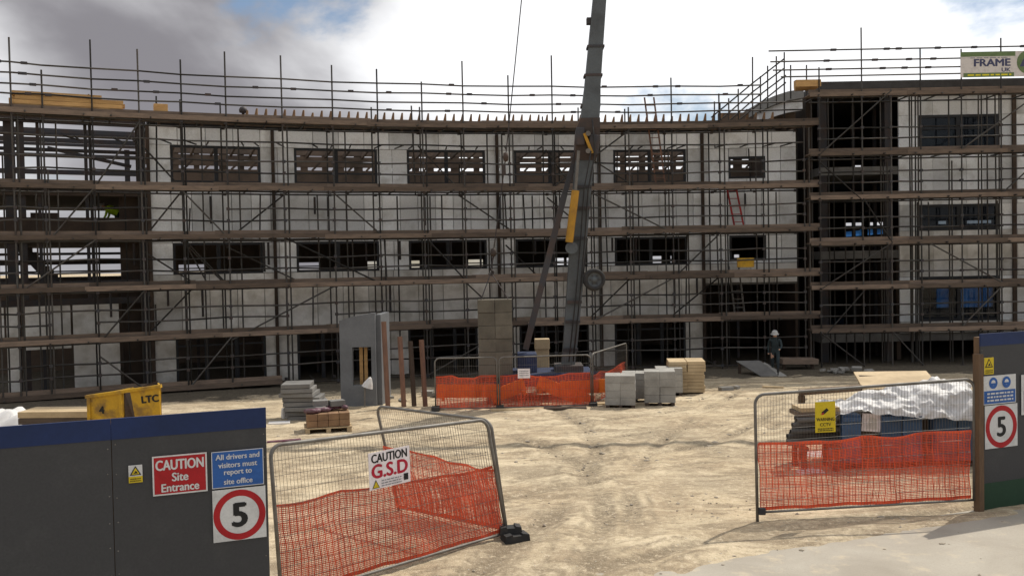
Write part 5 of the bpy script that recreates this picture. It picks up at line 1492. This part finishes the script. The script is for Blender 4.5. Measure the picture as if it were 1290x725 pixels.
bevel_box('sheet', (pc.x, pc.y, pc.z - 0.02), (1.3, 1.35, 0.03), 'pale_ply', t, rz=R_(-14), bev=0.004, rx=R_(6), ry=R_(-1.5))
bar('bearer', (pc.x - 0.55, pc.y - 0.30, pc.z - 0.15), (pc.x + 0.55, pc.y - 0.42, pc.z - 0.15), 0.1, 0.16, 'dark_timber', t)
bar('bearer', (pc.x - 0.5, pc.y + 0.45, pc.z - 0.06), (pc.x + 0.6, pc.y + 0.33, pc.z - 0.06), 0.1, 0.16, 'dark_timber', t)
for sx in (-0.4, 0.4): box('leg', (pc.x + sx, pc.y + 0.1, (zq + pc.z - 0.2) / 2), (0.1, 0.1, pc.z - 0.2 - zq), 'dark_timber', t)
# pipes and timbers left of the crates
zz0 = zq
k = 0
pn = ['lowest', 'second lowest', 'middle', 'upper', 'topmost']
for r in range(5):
    z = at(1000, 553, YQ).z - 0.05 + 0.095 * r
    for j in range(2):
        y = YQ - 0.05 + 0.2 * j + 0.1 * (r % 2)
        xl = Xq(988 + random.uniform(-2, 6) + 3 * r, y); xr = Xq(1060, y)
        mb = MB()
        P0, P1_ = Vector((xl, y, z)), Vector((xr, y + 0.12, z))
        ax = (P1_ - P0).normalized(); mwp = Matrix.Translation(P0) @ ax.to_track_quat('Z', 'Y').to_matrix().to_4x4()
        Lp = (P1_ - P0).length
        mb.lathe([(0.032, 0), (0.043, 0), (0.043, Lp), (0.032, Lp), (0.032, 0)], 14, mwp)
        tag(mb.build('pipe', 'pipe_grey', None, True), 'dark grey pipe in the pile left of the blue crates', 'pipe', 'dark grey pipes piled by the crates')
t = thing('pipe_rack', (Xq(1030), YQ + 0.2, zq), 'low timber trestle holding the dark grey pipes off the ground', 'trestle')
zr = at(1000, 553, YQ).z - 0.10
for px in (1010, 1050):
    x = Xq(px); box('leg', (x, YQ - 0.1, (zq + zr) / 2), (0.08, 0.08, zr - zq), 'dark_timber', t); box('leg', (x, YQ + 0.4, (zq + zr) / 2), (0.08, 0.08, zr - zq), 'dark_timber', t)
    box('bearer', (x, YQ + 0.15, zr - 0.03 + 0.003), (0.10, 0.7, 0.06), 'dark_timber', t)
zp = at(1030, 515, YQ + 0.2).z
zp_top = at(1000, 553, YQ).z - 0.05 + 0.095 * 4 + 0.05
t = thing('timber_stack', (Xq(1032), YQ + 0.25, zp_top), 'pale boards stacked on the dark pipes beside the yellow sign', 'timber')
n = max(2, int((zp - zp_top) / 0.075))
for i in range(n):
    for j in range(2): bar('plank', (Xq(1005 + 3 * (i % 2)), YQ + 0.1 + 0.24 * j, zp_top + 0.037 + 0.075 * i), (Xq(1058), YQ + 0.12 + 0.24 * j, zp_top + 0.037 + 0.075 * i), 0.22, 0.07, 'pale_ply' if i == n - 1 else 'old_board', t)
t = thing('timber_rail', (Xq(1010, YQ + 0.9), YQ + 0.9, zq), 'brown timber rail on a post behind the pipe pile', 'rail')
a, b_ = at(1007, 494, YQ + 0.9), at(1085, 488, YQ + 1.1)
bar('rail', a, b_, 0.08, 0.10, 'brown_post', t)
box('post', (a.x + 0.04, a.y, (zq + a.z) / 2 - 0.03), (0.1, 0.09, a.z - zq - 0.05), 'brown_post', t)
bar('lower_rail', a + Vector((0.1, 0.02, -0.30)), b_ + Vector((-0.2, -0.1, -0.24)), 0.05, 0.05, 'dark_timber', t)
# white scraps on the ground in front
for i, (px, py, sx, sy) in enumerate(((1030, 574, 0.55, 0.22), (1022, 596, 0.35, 0.14), (1060, 573, 0.35, 0.1), (1008, 560, 0.16, 0.1), (1120, 566, 0.3, 0.15), (1205, 568, 0.25, 0.2))):
    p = G(px, py)
    heap('plastic_scrap', (p.x, p.y, gz(p.y)), sx / 1.4, sy, 0.10, 'tarp', ('largest white plastic scrap lying behind the right gate netting', 'white scrap nearest the gate netting', 'narrow white scrap right of the largest scrap', 'small white scrap below the pipe ends', 'white scrap before the middle blue crates', 'white scrap before the rightmost crate')[i], 'scrap', i * 3.3, 10)

# ------------------------------------------------------------------ banner, roof timber, small things on the scaffold
b0, b1 = at(1210, 81, YS - 0.09), None
zb0, zb1 = at(1250, 97, YS - 0.09).z, at(1250, 65, YS - 0.09).z
w = 3.6
s = Sign('banner', plane_frame(Vector((b0.x + w / 2, YS - 0.09, (zb0 + zb1) / 2)), Vector((1, 0, 0)), Vector((0, -1, 0))), w, zb1 - zb0, 'banner_cloth', 'pale banner with green bands and FRAME lettering on top of the scaffold', 'banner')
hw, hh = s.w / 2, s.h / 2
s.rect('print_band', -hw, hh - 0.17, -hw + 1.95, hh, 'print_green'); s.rect('print_band', -hw + 0.1, -hh, -hw + 1.9, -hh + 0.15, 'print_green', same=True)
s.text('FRAME', -hw + 1.13, 0.06, 0.36, 'print_navy', 0.018, fit=1.28); s.text('UK', -hw + 1.62, -0.20, 0.20, 'print_navy', 0.008, 1.2)
s.lines(-hw + 0.35, -hw + 1.7, [0.215], 0.03, 'print_grey'); s.lines(-hw + 0.25, -hw + 1.8, [-hh + 0.05], 0.05, 'print_yellow')
s.ring('emblem', -hw + 2.42, 0.05, 0.22, 0.42, 'print_green', 28); s.poly('emblem', [(-hw + 2.10, -0.1), (-hw + 2.25, -0.1), (-hw + 2.42, 0.22), (-hw + 2.58, -0.1), (-hw + 2.75, -0.1), (-hw + 2.5, 0.38), (-hw + 2.34, 0.38)], 'print_navy')
# timber on the top lift
t = thing('timber_bundle', arc(RS + 0.5, phi_px(85, RS, 130), 8.4), 'long bundle of fresh orange timber on the top scaffold lift at left', 'timber')
pa_, pb_ = phi_px(10, RS, 125), phi_px(160, RS, 130)
for r in range(4):
    for j in range(4):
        R = RS + 0.22 + 0.2 * j
        a = arc(R, pa_ + random.uniform(0, 0.3) / RS, 8.44 + 0.13 * (r + 0.5)); b_ = arc(R, pb_ - random.uniform(0, 0.3) / RS, 8.44 + 0.13 * (r + 0.5))
        if r == 3: b_ = arc(R, pa_ + (pb_ - pa_) * 0.78, 8.44 + 0.13 * 3.5)
        bar('plank', a, b_, 0.19, 0.12, 'new_timber', t)
p = phi_px(203, RS, 133)
o = bevel_box('timber_block', arc(RS + 0.4, p, 8.60), (0.42, 0.4, 0.42), 'new_timber', None, rz=-p, bev=0.01); tag(o, 'short orange timber block on the top lift right of the bundle', 'timber')
p = phi_px(306, RW, 139)
mb = MB().lathe([(0.05, 0), (0.05, 0.22), (0.13, 0.24), (0.145, 0.33), (0.10, 0.42), (0.0, 0.45)], 14, Matrix.Translation(arc(RW - 0.1, p, 8.64)))
tag(mb.build('vent_cowl', 'dark_steel', None, True), 'small dark rounded vent cowl on the roof edge', 'vent')
c = at(1006, 108, YS + 0.2)
for i in range(3):
    o = bar('timber_end', (c.x - 0.15 + 0.1 * i, YS + 0.15 + 0.3 * i, 9.74), (c.x + 0.75, YS + 0.15 + 0.3 * i, 9.74), 0.26, 0.24, 'new_timber', None)
    tag(o, ('front', 'middle', 'rear')[i] + ' fresh orange timber baulk at the corner of the upper right lift', 'timber', 'timber baulks at the upper corner')
p = phi_px(941, RS, 340)
o = bevel_box('yellow_board', arc(RS + 0.2, p, LZ[3] + 0.42), (0.62, 0.03, 0.34), 'skip_yellow', None, rz=-p, bev=0.004); tag(o, 'small yellow board standing on a lift near the right end', 'board')
def ladder(name, base, top, width, mat, label):
    t = thing(name, base, label, 'ladder')
    x = Vector((1, 0, 0))
    for s_ in (-1, 1): bar('stile', base + x * s_ * width / 2, top + x * s_ * width / 2, 0.03, 0.06, mat, t)
    n = int((top - base).length / 0.28)
    for i in range(1, n): c = base.lerp(top, i / n); tube('rung', c - x * width / 2, c + x * width / 2, 0.014, mat, t)
worn('ladder_red', (0.36, 0.03, 0.03), (0.2, 0.03, 0.03), 3, 0.6)
ladder('ladder', arc(RS + 0.7, phi_px(938, RS, 300), LZ[2] + 0.03), arc(RS + 0.9, phi_px(928, RS, 240), LZ[1] + 0.2), 0.34, 'ladder_red', 'red ladder between two lifts near the right end')
ladder('ladder', arc(RS + 0.7, phi_px(938, RS, 400), LZ[4] + 0.03), arc(RS + 0.9, phi_px(932, RS, 350), LZ[3] + 0.3), 0.36, 'galvanised', 'grey ladder on the lower lifts near the right end')
ladder('ladder', arc(RS + 0.6, phi_px(836, RS, 160), LZ[1] + 0.1), arc(RS + 0.7, phi_px(823, RS, 130), 9.5), 0.34, 'red_timber', 'reddish ladder rising past the top lift right of the crane')

# ------------------------------------------------------------------ people
def person(name, loc, rz, h, label, pose, vest=None, trousers='workwear', top='workwear', helmet=True):
    """pose: joint positions in metres for a 1.75 m figure; one skinned body"""
    k = h / 1.75
    J = dict(pelvis=(0, 0, 0.95), waist=(0, 0.0, 1.08), chest=(0, 0.0, 1.30), neck=(0, 0, 1.47), head=(0, 0.02, 1.58), crown=(0, 0.02, 1.70),
             hipL=(-0.10, 0, 0.92), kneeL=(-0.11, 0.03, 0.50), ankL=(-0.11, 0, 0.09), toeL=(-0.13, 0.17, 0.03),
             hipR=(0.10, 0, 0.92), kneeR=(0.11, 0.03, 0.50), ankR=(0.11, 0, 0.09), toeR=(0.13, 0.17, 0.03),
             shL=(-0.19, 0, 1.40), elL=(-0.25, -0.02, 1.12), wrL=(-0.24, 0.1, 0.88), haL=(-0.23, 0.13, 0.78),
             shR=(0.19, 0, 1.40), elR=(0.25, -0.02, 1.12), wrR=(0.24, 0.1, 0.88), haR=(0.23, 0.13, 0.78))
    J.update(pose)
    rad = dict(pelvis=.15, waist=.135, chest=.155, neck=.06, head=.088, crown=.06, hip=.09, knee=.06, ank=.042, toe=.035, sh=.062, el=.045, wr=.032, ha=.035)
    names = list(J); idx = {n: i for i, n in enumerate(names)}
    E = [('pelvis', 'waist'), ('waist', 'chest'), ('chest', 'neck'), ('neck', 'head'), ('head', 'crown')]
    for s_ in 'LR': E += [('pelvis', 'hip' + s_), ('hip' + s_, 'knee' + s_), ('knee' + s_, 'ank' + s_), ('ank' + s_, 'toe' + s_), ('chest', 'sh' + s_), ('sh' + s_, 'el' + s_), ('el' + s_, 'wr' + s_), ('wr' + s_, 'ha' + s_)]
    me = bpy.data.meshes.new(name); me.from_pydata([J[n] for n in names], [(idx[a], idx[b]) for a, b in E], []); me.update()
    o = bpy.data.objects.new(name, me); COL.objects.link(o)
    o.modifiers.new('s', 'SKIN'); sub = o.modifiers.new('u', 'SUBSURF'); sub.levels = 2
    for n_ in names:
        r = rad.get(n_, rad.get(n_[:-1])); v = me.skin_vertices[0].data[idx[n_]]
        v.radius = (r, r * (0.72 if n_ in ('pelvis', 'waist', 'chest') else 1)); v.use_root = n_ == 'pelvis'
    dg = bpy.context.evaluated_depsgraph_get()
    bm = bpy.data.meshes.new_from_object(o.evaluated_get(dg))
    bpy.data.objects.remove(o)
    bm.materials.clear()
    for m_ in (trousers, top, 'skin', 'rubber'): bm.materials.append(M[m_])
    pel, nk = Vector(J['pelvis']), Vector(J['neck'])
    jp = {n_: Vector(J[n_]) for n_ in names}
    grp = lambda n_: 2 if n_ in ('head', 'crown') or n_[:2] == 'ha' else (3 if n_[:3] in ('toe', 'ank') else (0 if n_[:3] in ('hip', 'kne', 'pel') else 1))
    for p_ in bm.polygons:
        n_ = min(names, key=lambda a: (jp[a] - p_.center).length); p_.material_index = grp(n_); p_.use_smooth = True
    root = thing(name, loc, label, 'person')
    mw = Matrix.Translation(loc) @ Matrix.Rotation(rz, 4, 'Z') @ Matrix.Scale(k, 4)
    put(bpy.data.objects.new('body', bm), mw, root)
    hd = jp['head']; ax = (jp['crown'] - jp['neck']).normalized()
    if helmet:
        hm = mw @ Matrix.Translation(hd + ax * 0.045) @ ax.to_track_quat('Z', 'Y').to_matrix().to_4x4()
        MB().lathe([(0.165, -0.005), (0.125, 0.01), (0.122, 0.05), (0.10, 0.11), (0.055, 0.145), (0, 0.155)], 18, hm).build('helmet', 'helmet', root, True)
    if vest:
        ch = jp['chest']; tax = (jp['neck'] - jp['waist']).normalized()
        vm = mw @ Matrix.Translation(ch) @ tax.to_track_quat('Z', 'Y').to_matrix().to_4x4()
        MB().lathe([(0.185, -0.34), (0.19, -0.1), (0.195, 0.06), (0.15, 0.14), (0.085, 0.17)], 18, vm @ Matrix.Diagonal((1.08, 0.86, 1, 1))).build('vest', vest, root, True)
    return root
p = G(977, 472)
person('person', Vector((p.x, p.y, gz(p.y))), R_(160), 1.55, 'worker in dark clothes and white helmet walking by the dark opening', dict(
    waist=(0, 0.03, 1.07), chest=(0, 0.08, 1.28), neck=(0, 0.12, 1.44), head=(0, 0.15, 1.55), crown=(0, 0.16, 1.67), shL=(-0.19, 0.09, 1.37), shR=(0.19, 0.09, 1.37),
    elL=(-0.25, 0.2, 1.13), wrL=(-0.2, 0.38, 1.02), haL=(-0.17, 0.46, 1.02), elR=(0.26, -0.02, 1.13), wrR=(0.25, 0.02, 0.88), haR=(0.24, 0.05, 0.79),
    kneeL=(-0.11, 0.2, 0.53), ankL=(-0.11, 0.22, 0.09), toeL=(-0.12, 0.4, 0.04), kneeR=(0.11, -0.02, 0.5), ankR=(0.11, -0.28, 0.12), toeR=(0.12, -0.14, 0.03)))
pp_ = phi_px(148, RW + 1.4, 258)
wl_ = arc(RW + 1.4, pp_, 4.62)
person('person', wl_, R_(100), 1.55, 'worker in yellow-green vest bending in the open bay at left', dict(
    waist=(0, 0.10, 1.03), chest=(0, 0.26, 1.14), neck=(0, 0.42, 1.2), head=(0, 0.50, 1.24), crown=(0, 0.62, 1.26), shL=(-0.19, 0.33, 1.15), shR=(0.19, 0.33, 1.15),
    elL=(-0.24, 0.38, 0.9), wrL=(-0.2, 0.5, 0.72), haL=(-0.18, 0.53, 0.63), elR=(0.24, 0.38, 0.9), wrR=(0.2, 0.5, 0.72), haR=(0.18, 0.53, 0.63)), vest='hivis', top='hivis')
# grey sheet ramp by the worker
p = G(962, 474)
t = thing('sheet_ramp', (p.x, p.y + 0.6, gz(p.y)), 'grey sheet sloping down from the low lift beside the worker', 'sheet')
plate('sheet', [(p.x - 0.7, p.y + 0.9, gz(p.y) + 0.45), (p.x + 0.1, p.y + 0.9, gz(p.y) + 0.45), (p.x + 0.55, p.y - 0.05, gz(p.y) + 0.02), (p.x - 0.1, p.y - 0.05, gz(p.y) + 0.02)], 0.03, 'slab_concrete', t)
plate('sheet', [(p.x + 0.1, p.y + 0.92, gz(p.y) + 0.43), (p.x + 0.3, p.y + 0.9, gz(p.y) + 0.38), (p.x + 0.75, p.y - 0.1, gz(p.y) + 0.03), (p.x + 0.5, p.y - 0.1, gz(p.y) + 0.0)], 0.03, 'block_concrete', t)
for sx in (-0.6, 0.2): box('bearer', (p.x + sx, p.y + 0.85, gz(p.y) + 0.2), (0.09, 0.09, 0.4), 'dark_timber', t)
# low boards of the base lift right of the worker
t = thing('trestle', at(1008, 465, 31.5), 'low boarded trestle right of the worker under the scaffold', 'trestle')
for x0_, x1_, lbz in ((985, 1030, 455),):
    a, b_ = at(x0_, lbz, 32.2), at(x1_, lbz, 32.2)
    for j in range(3): bar('plank', a + Vector((0, 0.23 * j, 0)), b_ + Vector((0, 0.23 * j, 0)), 0.22, 0.18, 'old_board', t)
    for f in (0.1, 0.9): c = a.lerp(b_, f); box('leg', (c.x, c.y + 0.2, (c.z - 0.09 + gz(32)) / 2 - 0.02), (0.1, 0.1, c.z - 0.09 - gz(32)), 'dark_timber', t)

# clutter along the dark foot of the building
rc_ = random.Random(23)
for k, (px, py, lb) in enumerate(((560, 499, 'grey block heap left of the fence in the shade'), (470, 506, 'small pile of broken blocks by the grey wall unit'), (1060, 470, 'rubble pile before the dark stair bay'))):
    p = G(px, py); mb = MB()
    for q_ in range(14):
        mb.box(None, (rc_.uniform(0.1, 0.35), rc_.uniform(0.1, 0.25), rc_.uniform(0.06, 0.14)), mw=Matrix.Translation((p.x + rc_.gauss(0, 0.35), p.y + rc_.gauss(0, 0.2), gz(p.y) + 0.05 + abs(rc_.gauss(0, 0.07)))) @ Matrix.Rotation(rc_.uniform(0, 3), 4, 'Z') @ Matrix.Rotation(rc_.uniform(-0.5, 0.5), 4, 'X'))
    tag(mb.build('rubble_pile', 'block_concrete', None), lb, 'rubble')

# ------------------------------------------------------------------ stones and clods on the sand
st = MB()
rnd = random.Random(11)
ICO = None
b_ = bmesh.new(); bmesh.ops.create_icosphere(b_, subdivisions=1, radius=1); ICO = ([v.co.copy() for v in b_.verts], [tuple(v.index for v in f.verts) for f in b_.faces]); b_.free()
for i in range(4200):
    Y = rnd.uniform(9.6, 28); X = rnd.uniform(-7, 9) * (0.5 + Y / 40)
    if road_dist(X, Y) < 0.05 and rnd.random() < 0.9: continue
    s_ = 0.007 + 0.035 * rnd.random() ** 6 + 0.0005 * Y
    zz = gz(Y) + 0.004
    sx, sy, sz = s_ * rnd.uniform(0.8, 1.6), s_ * rnd.uniform(0.7, 1.3), s_ * rnd.uniform(0.4, 0.8)
    j = [rnd.uniform(0.75, 1.2) for _ in ICO[0]]
    st.add([(X + v.x * sx * j[n_], Y + v.y * sy * j[n_], zz + v.z * sz * j[n_]) for n_, v in enumerate(ICO[0])], ICO[1])
worn('stone', (0.36, 0.31, 0.24), (0.25, 0.22, 0.18), 1.5, 0.95, jitter=0, lo=0.4, hi=0.6)
tag(st.build('loose_stones', 'stone', None), 'loose stones and clods scattered over the sandy yard', 'stones', kind='stuff')
